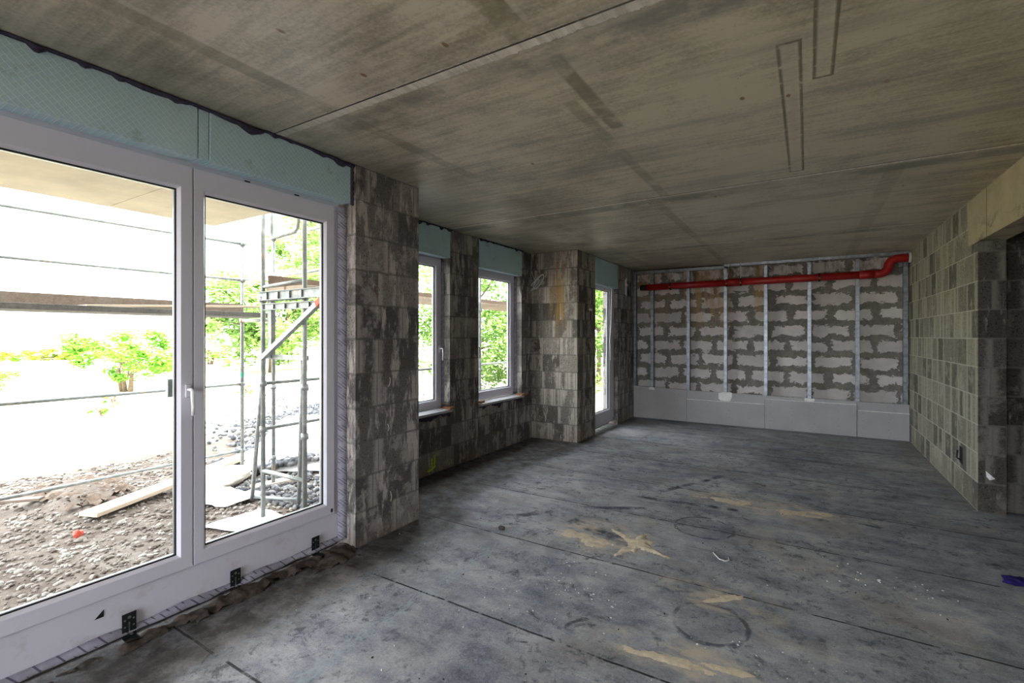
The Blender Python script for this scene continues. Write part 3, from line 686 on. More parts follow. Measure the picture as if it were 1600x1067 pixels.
# ------------------------------------------------------------------ red pipe
PY = 8.80
def arc(c, r, a0, a1, n=8):   # in the x-z plane
    return [(c[0] + r * math.cos(a0 + (a1 - a0) * k / n), PY, c[1] + r * math.sin(a0 + (a1 - a0) * k / n)) for k in range(n + 1)]
pipe = empty('red_pipe', (-2.5, PY, 2.41), 'long red drain pipe with an offset bend, hanging before the stud wall', 'pipe')
def zp(x): return 2.408 + (x + 2.5) * .0068
new('pipe_run', tubeb([(-2.5, PY, zp(-2.5)), (-1.13, PY, zp(-1.13))], .056, 24), M['red'], pipe, smooth=True)
new('pipe_run', tubeb([(-1.0, PY, zp(-1.0)), (.86, PY, zp(.86))], .057, 24), M['red'], pipe, smooth=True)
new('coupling', tubeb([(-1.17, PY, zp(-1.1)), (-.95, PY, zp(-1.))], .064, 24), M['red'], pipe, smooth=True)
new('coupling', tubeb([(.66, PY, zp(.7)), (.84, PY, zp(.8))], .063, 24), M['red'], pipe, smooth=True)
new('offset_bend', tubeb([(.84, PY, 2.43), (.91, PY, 2.432), (.965, PY, 2.452), (1.0, PY, 2.50), (1.012, PY, 2.56), (1.04, PY, 2.61), (1.09, PY, 2.635), (1.15, PY, 2.64), (XR - .002, PY, 2.64)], .06, 24), M['red'], pipe, smooth=True)
new('end_cap', tubeb([(-2.62, PY, 2.407), (-2.5, PY, 2.408)], .051, 24), M['black'], pipe, smooth=True)
new('wall_collar', tubeb([(XR - .03, PY, 2.64), (XR - .001, PY, 2.64)], .074, 20), M['sill'], pipe, smooth=True)
for (x, lab, zt) in ((-2.08, 'pipe clamp on a thin rod near the black pipe end', H), (.16, 'pipe clamp on a thin rod right of the shiny stud', H), (-1.15, 'pipe clamp left of the pipe joint', H), (-.94, 'pipe clamp right of the pipe joint', H)):
    r = empty('pipe_clamp', (x, PY, zp(x)), lab, 'pipe clamp', 'pipe clamps holding the red pipe')
    new('clamp_ring', tubeb([(x - .012, PY, zp(x)), (x + .012, PY, zp(x))], .0665, 24), M['bracket'], r)
    new('bolt', tubeb([(x, PY - .066, zp(x) - .02), (x, PY - .085, zp(x) - .02)], .011, 8), M['wedge'], r)
    new('threaded_rod', tubeb([(x, PY, zp(x) + .064), (x + (.03 if x == -1.15 else 0), PY, H)], .0035 if x in (-2.08, .16) else .005, 6), M['screw'] if x in (-2.08, .16) else M['whiteplastic'], r)

# ------------------------------------------------------------------ small things on the walls
def cable(name, pts, r, label, mat='whiteplastic', grp=None, cat='cable'):
    return tag(new(name, tubeb(pts, r, 6), M[mat], smooth=True), label, cat, grp)
# coiled cable on the projection
bm = bmesh.new(); yf = 6.275
tube(bm, [(-3.50, yf - .01, 2.49), (-3.49, yf - .02, 2.45), (-3.475, yf - .01, 2.40), (-3.455, yf - .01, 2.36), (-3.44, yf - .012, 2.345)], .004, 6)
for k in range(4):
    L_ = []
    for q in range(25):
        a = 2 * PI * q / 24; u_ = .13 * math.cos(a) * (1 + .06 * k); v_ = .035 * math.sin(a) * (1 + .2 * k); ph = .55 + .05 * k
        L_.append((-3.44 + .01 + (u_ * math.cos(ph) - v_ * math.sin(ph)) * .72 + (.05 if k > 1 else -.03), yf - .012 - .006 * k, 2.30 + (u_ * math.sin(ph) + v_ * math.cos(ph)) + (.02 if k > 1 else -.02)))
    tube(bm, L_, .005, 6, False)
tag(new('cable_coil', bm, M['whiteplastic'], smooth=True), 'white coiled cable hanging on the stained projection', 'cable')
cable('hanging_cable', [(-2.79, 6.99, 2.33), (-2.80, 7.2, 2.345), (-2.80, 7.55, 2.31), (-2.765, 7.66, 2.30), (-2.775, 7.67, 2.0), (-2.77, 7.64, 1.75), (-2.775, 7.60, 1.45), (-2.76, 7.59, 1.12)], .005, 'thin pale cable hanging down beside the far corner door')
r = empty('cable_duct', (-2.775, 8.42, 2.24), 'pair of white plastic strips on the block wall near the left corner', 'cable duct')
new('strip', boxes((-2.78, -2.765, 8.375, 8.40, 2.26, 2.53)), M['whiteplastic'], r, bevel=.003)
new('strip', boxes((-2.78, -2.765, 8.43, 8.46, 2.24, 2.56)), M['whiteplastic'], r, bevel=.003)
new('knob', tubeb([(-2.765, 8.385, 2.43), (-2.735, 8.385, 2.43)], .024, 12), M['whiteplastic'], r, smooth=True)
tag(new('wall_anchor', tubeb([(-2.775, 6.73, 1.92), (-2.735, 6.72, 1.91)], .016, 10), M['whiteplastic'], smooth=True), 'small pale anchor stub on the side of the stained projection', 'anchor')
# wire stubs on the big pier
for (y, z, dy, dz, lab) in ((2.655, 1.13, .006, .065, 'white wire tie on the big pier, at window sill height'), (2.655, .79, -.015, .05, 'white wire tie on the big pier, lower half'), (2.68, .24, -.012, .075, 'white wire tie near the foot of the big pier'), (2.375, 2.50, .02, -.015, 'white wire tie at the top edge of the big pier')):
    cable('wire_tie', [(XL - .002, y, z), (XL + .014, y + dy * .5, z + dz * .5), (XL + .012, y + dy, z + dz), (XL + .004, y + dy, z + dz * 1.1)], .0028, lab, grp='wire ties on the big pier', cat='wire tie')
# painted marks
def stroke(bm, pts, wd, x, axis='x'):
    for (a, b) in zip(pts, pts[1:]):
        d = Vector((b[0] - a[0], b[1] - a[1])); 
        if d.length < 1e-5: continue
        d.normalize(); n = Vector((-d.y, d.x)) * wd / 2; e = d * wd * .3
        q = [(a[0] - e.x + n.x, a[1] - e.y + n.y), (b[0] + e.x + n.x, b[1] + e.y + n.y), (b[0] + e.x - n.x, b[1] + e.y - n.y), (a[0] - e.x - n.x, a[1] - e.y - n.y)]
        bm.faces.new([bm.verts.new((x, p[0], p[1]) if axis == 'x' else (p[0], x, p[1])) for p in q])
bm = bmesh.new(); stroke(bm, [(4.085, .20), (4.08, .07)], .022, XP + .002); stroke(bm, [(4.035, .17), (4.035, .08)], .022, XP + .0025); stroke(bm, [(3.97, .05), (4.03, .052), (4.08, .08)], .022, XP + .003)
tag(new('paint_mark', bm, M['greenpaint']), 'yellow-green spray-paint mark low on the wall under the windows', 'paint mark')
bm = bmesh.new(); L_ = [(2.54 + .022 * math.cos(a * .7), 1.86 + .03 * math.sin(a * .7)) for a in range(9)]; stroke(bm, L_, .005, XL + .002)
tag(new('chalk_mark', bm, M['redpaint']), 'small faded red chalk ring on the big pier', 'chalk mark')
r = empty('socket_hole', (XR - .001, 6.19, .38), 'black wall box opening low on the pale block wall', 'wall box')
new('box_body', boxes((XR - .004, XR - .001, 6.14, 6.24, .30, .46)), M['black'], r, bevel=.001)
new('cable_end', tubeb([(XR - .004, 6.2, .33), (XR - .03, 6.21, .35), (XR - .022, 6.215, .42)], .008, 8), M['bracket'], r, smooth=True)
bm = bmesh.new(); v = [bm.verts.new(p) for p in ((1.31, 5.655, .36), (1.345, 5.64, .325), (1.37, 5.655, .30), (1.335, 5.65, .285), (1.315, 5.660, .31))]; bm.faces.new(v)
solid(tag(new('paper_scrap', bm, M['paper']), 'torn white paper scrap stuck on the dark jamb', 'paper'), .001)

# ------------------------------------------------------------------ loose things on the floor
def heap(name, cx, cy, rx, ry, rot, h, seed, mat, label, cat, z0=0., res=.02, thr=.30, shape=None):
    bm = bmesh.new(); nx, ny = int(2 * rx / res) + 1, int(2 * ry / res) + 1; G = {}
    ca, sa = math.cos(rot), math.sin(rot)
    for i in range(nx + 1):
        for j in range(ny + 1):
            a = -rx + 2 * rx * i / nx; b = -ry + 2 * ry * j / ny
            e = shape(a, b) if shape else 1 - (a / rx) ** 2 - (b / ry) ** 2
            n_ = mnoise.fractal(Vector((a * 7 + seed, b * 11, seed)), .9, 2.1, 5)
            k = e + n_ * .9 - thr
            if k > -.02: G[i, j] = bm.verts.new((cx + a * ca - b * sa, cy + a * sa + b * ca, z0 - .002 + max(0, min(k, 1.2)) * h))
    for i in range(nx):
        for j in range(ny):
            q = [(i, j), (i + 1, j), (i + 1, j + 1), (i, j + 1)]
            if all(t in G for t in q): bm.faces.new([G[t] for t in q])
    loose = [v_ for v_ in bm.verts if not v_.link_faces]; bmesh.ops.delete(bm, geom=loose, context='VERTS')
    return tag(new(name, bm, mat, smooth=True), label, cat, kind='stuff')
def sandmat():
    t = NT('yellow_sand', .95, .1); P, x, y, z = t.pos()
    t.col(t.ramp(t.noise(P, 30., 6, .7), [(.3, (.52, .44, .32)), (.7, (.78, .68, .51))])).bump(t.noise(P, 130., 3, .7), .4, .003); return t.m
M['sand'] = sandmat()
heap('sand', -1.40, 3.36, .30, .11, -.22, .010, 11., M['sand'], 'yellow sand swept beside the dark strip, left of the star-shaped splash', 'sand', thr=.35)
def star(a, b):
    best = -1
    for (ang, L, wd) in ((.25, .24, .045), (2.3, .34, .035), (1.15, .22, .03), (3.9, .12, .03), (-.75, .30, .045), (-2.05, .30, .04), (-1.6, .2, .03)):
        p = a * math.cos(ang) + b * math.sin(ang); q = abs(-a * math.sin(ang) + b * math.cos(ang))
        if 0 <= p: best = max(best, 1.25 * (1 - p / L) - (q / (wd * (1.15 - .6 * p / L))) ** 2 * .6)
    return best
heap('sand', -1.08, 3.49, .36, .36, .3, .013, 4., M['sand'], 'star-shaped yellow sand splash in the middle of the floor', 'sand', res=.009, thr=.05, shape=star)
heap('sand', -.62, 4.83, .40, .11, .05, .008, 7., M['sand'], 'broken yellow sand streak farthest from the viewer', 'sand', thr=.45)
heap('sand', -.06, 4.80, .32, .12, .3, .008, 17., M['sand'], 'yellow sand streak at the right end of the farthest trail', 'sand', thr=.45)
heap('sand', -.42, 3.02, .19, .06, .65, .007, 21., M['sand'], 'thin yellow sand patch above the nearer ring mark', 'sand', thr=.35)
heap('sand', -.58, 2.31, .26, .05, .10, .008, 31., M['sand'], 'yellow sand strip nearest the viewer', 'sand', thr=.30)
heap('sand', -.30, 2.37, .16, .05, .10, .006, 37., M['sand'], 'small ragged sand patch right of the nearest strip', 'sand', thr=.45)
M['mud'] = plain('brown_mortar_dirt', (.075, .06, .05), .95, .1, var=.5, scale=30)
heap('dirt', -2.83, 1.7, .075, 1.0, .0, .04, 3., M['mud'], 'brown mortar dirt heaped along the foot of the glazed door', 'dirt', thr=.1)
heap('dirt', -2.78, 2.17, .16, .22, .0, .035, 13., M['mud'], 'brown dirt in the corner between door foot and big pier', 'dirt', thr=.15)
def crumbs(name, pts, mat, label, cat, smin, smax, seed, z0=0.):
    random.seed(seed); bm = bmesh.new()
    for (x, y) in pts:
        s_ = random.uniform(smin, smax); m_ = Matrix.Translation((x, y, z0 + s_ * .35)) @ Matrix.Rotation(random.uniform(0, 6), 4, 'Z') @ Matrix.Diagonal((s_ * random.uniform(.6, 1.4), s_ * random.uniform(.5, 1), s_ * random.uniform(.4, .8), 1))
        bmesh.ops.create_icosphere(bm, subdivisions=1, radius=1, matrix=m_)
    return tag(new(name, bm, mat), label, cat, kind='stuff')
random.seed(5)
crumbs('plaster_crumbs', [(random.gauss(-1.27, .17), random.gauss(2.62, .13)) for _ in range(60)], M['paper'], 'white plaster crumbs in front of the yellow sand', 'crumbs', .002, .006, 1)
crumbs('plaster_crumbs', [(random.gauss(.38, .33), random.gauss(3.7, .12)) for _ in range(45)] + [(random.gauss(-.05, .22), random.gauss(2.55, .07)) for _ in range(18)] + [(random.gauss(-.9, .9), random.gauss(2.6, .8)) for _ in range(60)], M['paper'], 'white plaster crumbs strewn over the right half of the floor', 'crumbs', .002, .007, 2)
crumbs('dark_grit', [(random.uniform(-2.5, 1.0), random.uniform(1.2, 7.5)) for _ in range(260)], M['bracket'], 'dark grit strewn over the whole floor', 'grit', .002, .006, 3)
cable('white_clip', [(-.56, 3.60, .006), (-.53, 3.55, .008), (-.51, 3.52, .006), (-.47, 3.50, .01), (-.45, 3.54, .006), (-.46, 3.58, .006)], .004, 'bent white plastic clip lying on the floor right of the sand star', cat='clip')
bm = bmesh.new(); bmesh.ops.create_icosphere(bm, subdivisions=2, radius=.024, matrix=Matrix.Translation((-2.05, 3.18, .013)) @ Matrix.Diagonal((1.3, .9, .6, 1)))
tag(new('mortar_lump', bm, M['mud'], smooth=True), 'dark mortar lump alone on the floor before the windows', 'mortar lump')
bm = bmesh.new(); bmesh.ops.create_icosphere(bm, subdivisions=4, radius=1, matrix=Matrix.Translation((1.13, 4.14, .012)) @ Matrix.Diagonal((.085, .055, .022, 1)))
for v in bm.verts:
    n_ = mnoise.fractal(v.co * 25, .9, 2., 4); v.co += (v.co - Vector((1.13, 4.14, .012))) * n_ * .55; v.co.z = max(.001, v.co.z)
tag(new('cloth_scrap', bm, M['navy'], smooth=True), 'crumpled navy cloth scrap on the floor under the lintel', 'cloth')

# ------------------------------------------------------------------ outside: ground, slab, house
GZ = -.54
bm = bmesh.new()
NX, NY = 110, 120
X0, X1, Y0, Y1 = -16., -3.2, -4., 14.
def gz(x, y):
    h = GZ + .03 * mnoise.fractal(Vector((x * .9, y * .9, 0)), .9, 2., 4) + .012 * mnoise.fractal(Vector((x * 5, y * 5, 3)), .8, 2., 3)
    h += .22 * math.exp(-(((x + 7.75) / .75) ** 2 + ((y - 2.3) / .45) ** 2)) + .08 * math.exp(-(((x + 8.9) / .8) ** 2 + ((y - 2.0) / .5) ** 2))
    # cobble bank
    return h
vs = [[bm.verts.new((X0 + (X1 - X0) * i / NX, Y0 + (Y1 - Y0) * j / NY, gz(X0 + (X1 - X0) * i / NX, Y0 + (Y1 - Y0) * j / NY))) for j in range(NY + 1)] for i in range(NX + 1)]
for i in range(NX):
    for j in range(NY): bm.faces.new((vs[i][j], vs[i + 1][j], vs[i + 1][j + 1], vs[i][j + 1]))
box(bm, -180, 60, -120, 180, GZ - .6, GZ - .06)
tag(new('ground', bm, M['soil'], smooth=False), 'dry stony building-site ground outside', 'ground', kind='structure')
tag(new('balcony_slab', boxes((-5.66, -2.98, -1.5, 1.872, 2.75, 2.95), (-5.66, -2.98, 1.88, 2.83, 2.75, 2.95), (-5.66, -2.98, 1.87, 1.884, 2.765, 2.95)), M['slab']), 'beige concrete balcony slab over the terrace door', 'balcony', kind='structure')
tag(new('facade', boxes((-3.2, -2.97, -3.3, 2.8, 2.97, 5.9), (-4.0, 4.6, -3.5, 9.5, 5.9, 6.1), (-4.0, -3.7, 2.8, 9.5, 2.97, 5.9), (4.3, 4.6, -3.5, 9.5, 2.97, 5.9), (-3.7, 4.3, 9.2, 9.5, 2.97, 5.9)), M['render']), 'upper storey of the house above the ceiling', 'facade', kind='structure')

# loose stones
def stones(name, n, fn, smin, smax, mat, label, seed, flat=.6):
    random.seed(seed); bm = bmesh.new(); base = bmesh.new(); bmesh.ops.create_icosphere(base, subdivisions=1, radius=1)
    co = [v.co.copy() for v in base.verts]; fs = [[v.index for v in f.verts] for f in base.faces]; base.free()
    verts = []; faces = []
    for _ in range(n):
        p = fn()
        if p is None: continue
        x, y, z = p; s_ = smin + (smax - smin) * random.random() ** 2.2
        R_ = Matrix.Rotation(random.uniform(0, 6.3), 3, 'Z') @ Matrix.Rotation(random.uniform(-.4, .4), 3, 'X'); D = Matrix.Diagonal((s_ * random.uniform(.7, 1.35), s_ * random.uniform(.7, 1.1), s_ * flat * random.uniform(.7, 1.2)))
        T = R_ @ D; k = len(verts)
        for c_ in co: verts.append(T @ (c_ * random.uniform(.85, 1.12)) + Vector((x, y, z + s_ * .2)))
        faces += [[k + q for q in f] for f in fs]
    me = bpy.data.meshes.new(name); me.from_pydata([tuple(v) for v in verts], [], faces); me.materials.append(mat)
    for p in me.polygons: p.use_smooth = True
    o = bpy.data.objects.new(name, me); COL.objects.link(o)
    return tag(o, label, 'stones', kind='stuff')
def near_pt():
    x = random.uniform(-9.5, -3.5); y = random.uniform(.0, 4.2)
    if math.exp(-(((x + 7.75) / .8) ** 2 + ((y - 2.3) / .5) ** 2)) > .35 and random.random() < .8: return None
    return (x, y, gz(x, y))
stones('pebbles', 14000, near_pt, .006, .038, M['pebble'], 'beige pebbles strewn over the soil in front of the terrace door', 8)
def bank_pt():
    t_ = random.random() ** 1.3; c_ = Vector((-6.4 - 8.6 * t_, 4.6 + 6.6 * t_)); u_ = random.gauss(0, .55 + .5 * t_)
    n_ = Vector((.61, .79)); p = c_ + n_ * u_
    return (p.x, p.y, GZ + .16 * math.exp(-(u_ / .7) ** 2) + random.uniform(0, .05))
stones('cobbles', 7000, bank_pt, .03, .075, M['gravel'], 'long bank of grey cobbles running away past the scaffold', 9, .8)
def foot_pt():
    x = random.uniform(-6.6, -4.2); y = random.uniform(3.5, 7.5); return (x, y, gz(x, y) + .01)
stones('cobbles', 3200, foot_pt, .02, .06, M['gravel'], 'grey cobbles under the scaffold feet', 10, .8)
heap('dark_earth', -7.75, 2.3, 1.0, .55, .05, .10, 5., M['mound'], 'low mound of dark earth near the lying plank', 'earth', z0=GZ + .10, res=.05, thr=.3)
# loose things outside
def lying_plank(a, b, wd, th, mat, label, name='wooden_plank', grp=None):
    bm = bmesh.new(); L = (Vector(b) - Vector(a)).length
    box(bm, -L / 2, L / 2, -wd / 2, wd / 2, -th / 2, th / 2)
    o = new(name, bm, mat, bevel=.003); d = Vector(b) - Vector(a); o.location = (Vector(a) + Vector(b)) / 2
    o.rotation_euler = d.to_track_quat('X', 'Z').to_euler()
    return tag(o, label, 'plank', grp)
lying_plank((-6.72, 2.05, GZ + .10), (-8.2, 5.75, GZ + .20), .24, .045, M['pine'], 'long pale plank lying on the ground from the earth mound to the cobbles')
lying_plank((-6.30, 3.62, GZ + .04), (-6.12, 4.15, GZ + .06), .17, .05, M['pine'], 'short pale board under a scaffold foot')
lying_plank((-8.0, 1.5, GZ + .16), (-7.6, 1.9, GZ + .17), .1, .03, M['board'], 'short brown board lying on the soil behind the earth mound')
def sheet(name, pts, z0, amp, mat, label, cat, seed, n=24):
    bm = bmesh.new(); a, b, c_, d = [Vector(p) for p in pts]; V = []
    for i in range(n + 1):
        row = []
        for j in range(n + 1):
            s_, t_ = i / n, j / n; p = a * (1 - s_) * (1 - t_) + b * s_ * (1 - t_) + c_ * s_ * t_ + d * (1 - s_) * t_
            e = min(s_, 1 - s_, t_, 1 - t_)
            w_ = mnoise.fractal(Vector((p.x * 3 + seed, p.y * 3, 1)), .9, 2., 4)
            row.append(bm.verts.new((p.x + .06 * w_ * (e < .05), p.y + .06 * mnoise.noise(Vector((p.y * 5, p.x * 5, seed))) * (e < .05), GZ + .03 + (z0 - GZ - .03) * min(1, e * 9) + amp * (.5 + w_) * min(1, .3 + e * 6) + (p.z if len(pts[0]) > 2 else 0))))
        V.append(row)
    for i in range(n):
        for j in range(n): bm.faces.new((V[i][j], V[i + 1][j], V[i + 1][j + 1], V[i][j + 1]))
    return solid(tag(new(name, bm, mat, smooth=True), label, cat), .006)
sheet('plastic_sheet', [(-6.55, 2.85, 0), (-5.85, 3.05, 0), (-5.95, 3.55, 0), (-6.75, 3.35, 0)], GZ + .06, .05, M['tarp'], 'flat white sheet lying before the sack', 'sheet', 3)
sheet('tarpaulin', [(-7.2, 3.95, 0), (-6.0, 4.75, 0), (-8.3, 8.2, 0), (-10.4, 6.6, 0)], GZ + .27, .08, M['tarp'], 'large white tarpaulin spread over the cobbles behind the scaffold', 'tarpaulin', 6)
sheet('concrete_slab_piece', [(-5.50, 2.62, 0), (-4.85, 2.80, 0), (-4.85, 3.30, 0), (-5.50, 3.25, 0)], GZ + .075, .0, M['tarp'], 'white base board under the scaffold foot nearest the door', 'board', 9, 4)
bm = bmesh.new(); bmesh.ops.create_icosphere(bm, subdivisions=4, radius=1)
for v in bm.verts:
    n_ = mnoise.fractal(v.co * 1.8, .9, 2., 4); v.co *= 1 + .18 * n_
    v.co = Vector((v.co.x * .26, v.co.y * .42, v.co.z * .13))
o = new('cement_sack', bm, M['sack'], smooth=True); o.location = (-6.80, 3.55, GZ + .13); o.rotation_euler = (0, 0, .4)
tag(o, 'pale slumped sack lying beyond the leaning frame', 'sack')
bm = bmesh.new(); bmesh.ops.create_icosphere(bm, subdivisions=2, radius=.04)
for v in bm.verts: v.co *= 1 + .5 * mnoise.noise(v.co * 40)
o = new('red_plastic_scrap', bm, M['redtip']); o.location = (-6.3, 1.84, GZ + .06); tag(o, 'small red plastic scrap on the soil', 'scrap')

# ------------------------------------------------------------------ scaffolds
TR = .024
def tube_part(name, pts, parent, r=TR, mat='tube'): return new(name, tubeb(pts, r, 12), M[mat], parent, smooth=True)
def scaffold(label, x_out, x_in, ys, deck, rails, y_rail, top=4.2, inner_low=(), end_rails=None):
    r = empty('scaffold', ((x_out + x_in) / 2, ys[0], GZ), label, 'scaffold', 'scaffolds outside')
    for y in ys:
        for x in (x_out, x_in):
            sd = tube_part('standard', [(x, y, GZ + .06), (x, y, top)], r)
            new('base_plate', boxes((x - .07, x + .07, y - .07, y + .07, GZ + .05, GZ + .06)), M['tube'], sd)
            for z in list(rails) + [deck - .06]:
                new('coupler', tubeb([(x, y, z - .03), (x, y, z + .03)], .038, 10), M['tube'], sd, smooth=True)
        tube_part('transom', [(x_out, y, deck - .06), (x_in, y, deck - .06)], r)
    for z in rails: tube_part('guard_rail', [(x_out, y_rail[0], z), (x_out, y_rail[1], z)], r, .019)
    return r
s1 = scaffold('nearer run of tube scaffold parallel to the terrace door', -6.94, -6.18, (3.86, .79, -2.28), 1.80, (2.846, 2.325, .83, -.126), (-2.3, 3.9), top=4.3)
tube_part('end_rail', [(-6.96, 3.88, 2.84), (-5.35, 3.82, 2.86), (-4.4, 3.75, 2.86)], s1, .019)
tube_part('end_rail', [(-6.96, 3.88, 2.33), (-5.35, 3.82, 2.33), (-4.4, 3.75, 2.36)], s1, .019)
new('green_band', tubeb([(-6.94, 3.86, .93), (-6.94, 3.86, 1.0)], .026, 12), M['greentape'], s1)
s2 = scaffold('farther run of tube scaffold that passes the two windows', -5.09, -4.36, (3.06, 6.13, 9.2), 1.98, (1.0, .50), (3.06, 9.3), top=4.3)
tube_part('hand_rail', [(-5.09, 3.06, 2.06), (-4.36, 3.06, 2.09)], s2, .019)
tube_part('low_transom', [(-5.09, 3.06, .045), (-4.36, 3.06, .045)], s2, .022)
for (x0, x1, z0, z1, nm) in ((-5.12, -3.9, 1.905, 2.0, 'deck_bearer'), (-5.0, -4.1, 1.80, 1.87, 'deck_bearer')):
    bm = boxes((x0, x1, 3.03, 3.05, z0, z1), (x0, x1, 3.0, 3.055, z1 - .006, z1), (x0, x1, 3.0, 3.055, z0, z0 + .006))
    for k in range(4): box(bm, x0 + .15 + k * .2, x0 + .172 + k * .2, 3.012, 3.031, z0 + .012, z1 - .012)
    new(nm, bm, M['tube'], s2)
bm = bmesh.new(); obox(bm, (-5.04, 3.02, 1.28), (-4.06, 2.99, 1.83), .05, .05); new('diagonal_brace', bm, M['tube'], s2)
bm = bmesh.new(); obox(bm, (-4.06, 2.99, 1.83), (-3.92, 2.985, 1.91), .054, .054); new('brace_tip', bm, M['redtip'], s2)
bm = bmesh.new(); obox(bm, (-5.0, 3.10, 1.28), (-5.0, 3.10, 1.92), .07, .05, (0, 1, 0)); new('bracket_post', bm, M['tube'], s2)
new('cross_strut', boxes((-5.05, -4.36, 3.08, 3.11, 1.27, 1.32)), M['tube'], s2)
# rounded gate loop
tube_part('gate_loop', [(-4.93, 3.06, 3.5), (-4.93, 3.06, 2.66), (-4.91, 3.06, 2.60), (-4.85, 3.06, 2.575), (-4.52, 3.06, 2.60), (-4.48, 3.06, 2.63), (-4.46, 3.06, 2.70), (-4.46, 3.06, 3.5)], s2, .017)
# inclined frame that leans on the farther run
lf = empty('leaning_frame', (-5.6, 3.5, GZ), 'narrow tube frame leaning on the scaffold, feet among the cobbles', 'tube frame')
tube_part('side_tube', [(-5.86, 3.38, GZ + .03), (-5.17, 3.12, 1.30)], lf)
tube_part('side_tube', [(-5.27, 3.62, GZ + .03), (-4.50, 3.14, 1.30)], lf)
tube_part('bottom_rung', [(-5.84, 3.385, GZ + .07), (-5.25, 3.615, GZ + .07)], lf, .02)
# decks and toe boards, each can be lifted off
grp = 'scaffold boards'
def sboard(x0, x1, y0, y1, z0, z1, mat, label): tag(new('scaffold_board', boxes((x0, x1, y0, y1, z0, z1)), mat, bevel=.003), label, 'board', grp)
sboard(-6.26, -6.16, -2.3, 3.80, 1.772, 1.828, M['greyboard'], 'grey deck plank on the nearer scaffold, house side')
sboard(-6.60, -6.30, .8, 3.80, 1.772, 1.815, M['greyboard'], 'grey deck plank in the middle of the nearer scaffold')
sboard(-6.91, -6.62, -2.3, 3.80, 1.772, 1.815, M['greyboard'], 'grey deck plank on the nearer scaffold, garden side')
sboard(-6.905, -6.875, -2.3, 3.84, 1.835, 1.975, M['board'], 'brown toe board standing on the nearer scaffold')
lying_plank((-6.38, 1.9, 1.83), (-6.5, 3.9, 1.93), .22, .03, M['pine'], 'loose pale board propped on the nearer scaffold deck', 'loose_board')
sboard(-5.06, -4.74, 3.08, 9.3, 2.005, 2.05, M['pine'], 'deck plank on the farther scaffold, garden side')
sboard(-4.70, -4.40, 3.08, 9.3, 2.005, 2.05, M['pine'], 'deck plank on the farther scaffold, house side')
sboard(-5.065, -5.035, 3.10, 9.3, 2.052, 2.19, M['board'], 'brown toe board standing on the farther scaffold')
# dark rail sleeve seen beside the door seam
new('outer_handle', boxes((-2.965, -2.935, 1.232, 1.268, 1.19, 1.29)), M['spacer'], d1, bevel=.006)

# ------------------------------------------------------------------ plants
def leaves(n, center, rad, cl, size, seed, flat=.55, squash=1.):
    random.seed(seed); verts = []; faces = []
    C = []
    for _ in range(cl):
        while True:
            p = Vector((random.uniform(-1, 1), random.uniform(-1, 1), random.uniform(-1, 1)))
            if .25 < p.length < 1: break
        C.append((Vector((p.x * rad[0], p.y * rad[1], p.z * rad[2])), random.uniform(.16, .34) * max(rad[0], rad[2])))
    for _ in range(n):
        c_, r_ = random.choice(C)
        d = Vector((random.gauss(0, 1), random.gauss(0, 1), random.gauss(0, 1))); d = d.normalized() * r_ * random.random() ** .5; d.z *= flat
        p = Vector(center) + c_ + d
        u_ = Vector((random.gauss(0, 1), random.gauss(0, 1), random.gauss(0, .5))).normalized(); w_ = u_.cross(Vector((random.gauss(0, .6), random.gauss(0, .6), 1))).normalized()
        s_ = size * random.uniform(.6, 1.4); k = len(verts)
        verts += [p - u_ * s_, p + w_ * s_ * .45 + u_ * s_ * .1, p + u_ * s_, p - w_ * s_ * .45 + u_ * s_ * .1]; faces.append((k, k + 1, k + 2, k + 3))
    me = bpy.data.meshes.new('foliage'); me.from_pydata([tuple(v) for v in verts], [], faces); return me
def tree(name, x, y, z0, rad, zc, n, cl, size, seed, mat, label, cat, trunk=True, grp=None):
    r = empty(name, (x, y, z0), label, cat, grp)
    me = leaves(n, (0, 0, zc), rad, cl, size, seed); me.materials.append(mat)
    o = bpy.data.objects.new('foliage', me); COL.objects.link(o); o.parent = r
    random.seed(seed + 1)
    bm = bmesh.new(); tr = .035 * max(rad[0], 1.) + .02
    for k in range(3 if trunk == 'multi' else 1):
        ox = random.uniform(-.3, .3) if trunk == 'multi' else 0
        tube(bm, [(ox, ox * .5, -.05), (ox * 1.4, ox, zc * .5), (ox * 1.8, .1, zc)], [tr, tr * .75, tr * .4], 8)
    for k in range(9):
        a = random.uniform(0, 2 * PI); el = random.uniform(.1, .9)
        st = Vector((0, 0, zc * random.uniform(.35, .9))); en = st + Vector((math.cos(a) * rad[0] * .75, math.sin(a) * rad[1] * .75, rad[2] * el * .8))
        tube(bm, [st, st.lerp(en, .5) + Vector((0, 0, .1)), en], [tr * .4, tr * .25, tr * .1], 6)
    tk = new('trunk', bm, M['bark'], None, smooth=True); tk.parent = r
    return r
tg = 'trees and bushes beyond the site'
tree('leafy_tree', -26.6, 16.5, GZ, (4.4, 4.4, 2.7), 3.3, 17000, 60, .16, 1, M['leaf'], 'large bright green tree seen through the scaffold', 'tree', grp=tg)
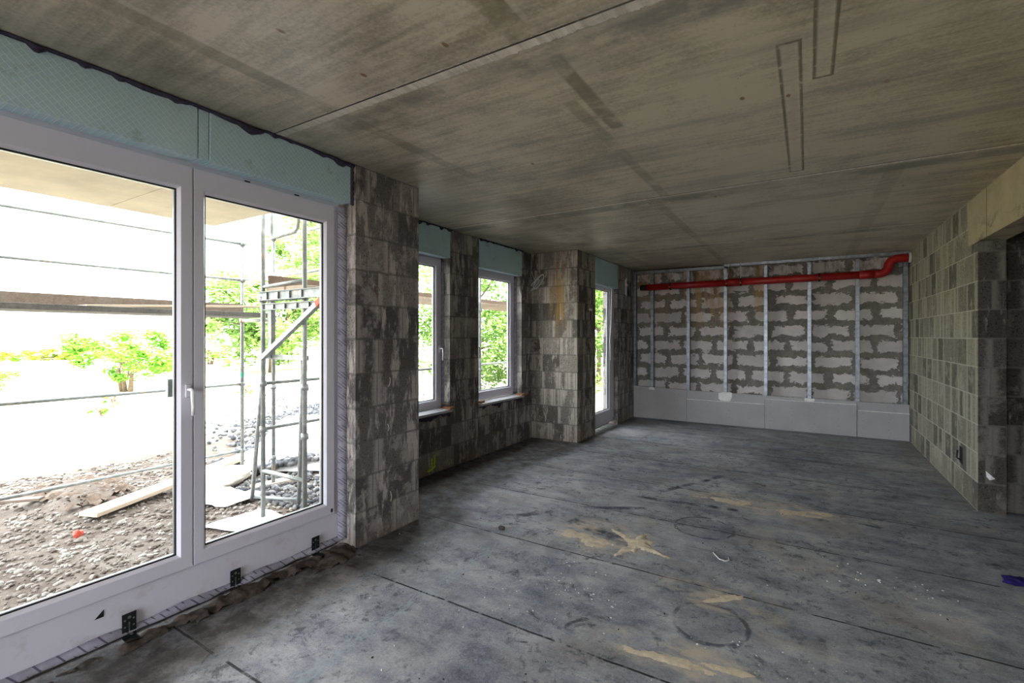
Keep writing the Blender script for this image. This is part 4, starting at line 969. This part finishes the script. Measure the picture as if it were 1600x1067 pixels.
tree('leafy_tree', -28.6, 21.6, GZ, (4.0, 4.0, 4.6), 6.0, 13000, 60, .18, 2, M['leaf'], 'tall green tree farther back behind the scaffold', 'tree', grp=tg)
tree('leafy_tree', -10.6, 13.8, GZ, (3.2, 2.6, 3.0), 2.9, 20000, 80, .085, 3, M['leaf'], 'dense green tree filling the view of the two windows', 'tree', grp=tg)
tree('leafy_tree', -7.0, 14.2, GZ, (2.4, 2.2, 3.0), 3.0, 15000, 70, .085, 4, M['leaf'], 'green tree close behind the farther window', 'tree', grp=tg)
tree('leafy_tree', -8.0, 20.5, GZ, (3.2, 3.0, 2.6), 4.2, 12000, 60, .11, 5, M['leaf'], 'green tree seen through the far corner door', 'tree', grp=tg)
tree('blossoming_bush', -22.0, 7.9, GZ, (1.9, 1.9, 1.05), 1.45, 6500, 40, .085, 6, M['leafpink'], 'round bush with pale blossom seen through the left pane', 'bush', 'multi', tg)
tree('blossoming_bush', -38., 18.6, GZ, (1.7, 1.7, .9), 1.1, 3500, 30, .085, 16, M['leafpink'], 'small far bush at the left edge of the right pane', 'bush', 'multi', tg)
tree('green_bush', -26.2, 4.6, GZ, (1.3, 1.3, .8), .9, 4000, 30, .08, 7, M['leafpink'], 'green bush at the left edge of the view', 'bush', 'multi', tg)
r = tree('hedge', -40.2, 11.2, GZ, (1.0, 4.2, .32), .85, 4500, 50, .12, 8, M['leafyellow'], 'long low yellow-green hedge beyond the field', 'hedge', True, tg)
tag(new('garden_wall', boxes((-38.2, -38.0, 6.5, 15., GZ - .06, .05)), plain('pale_blue_wall', (.42, .5, .58), .8)), 'low pale blue garden wall below the hedge', 'garden wall', kind='structure')
for (x, y, s_, sd, lab) in ((-17.5, 5.9, .28, 31, 'small weed tuft under the rail, left pane'), (-15.6, 5.0, .2, 32, 'tiny weed tuft on the bare field'), (-16.5, 9.3, .35, 33, 'reddish young shoot seen in the right pane')):
    tree('weed', x, y, GZ, (s_, s_, s_ * .5), s_ * .6, 160, 6, .05, sd, M['leafpink'], lab, 'weed', grp='weeds on the field')
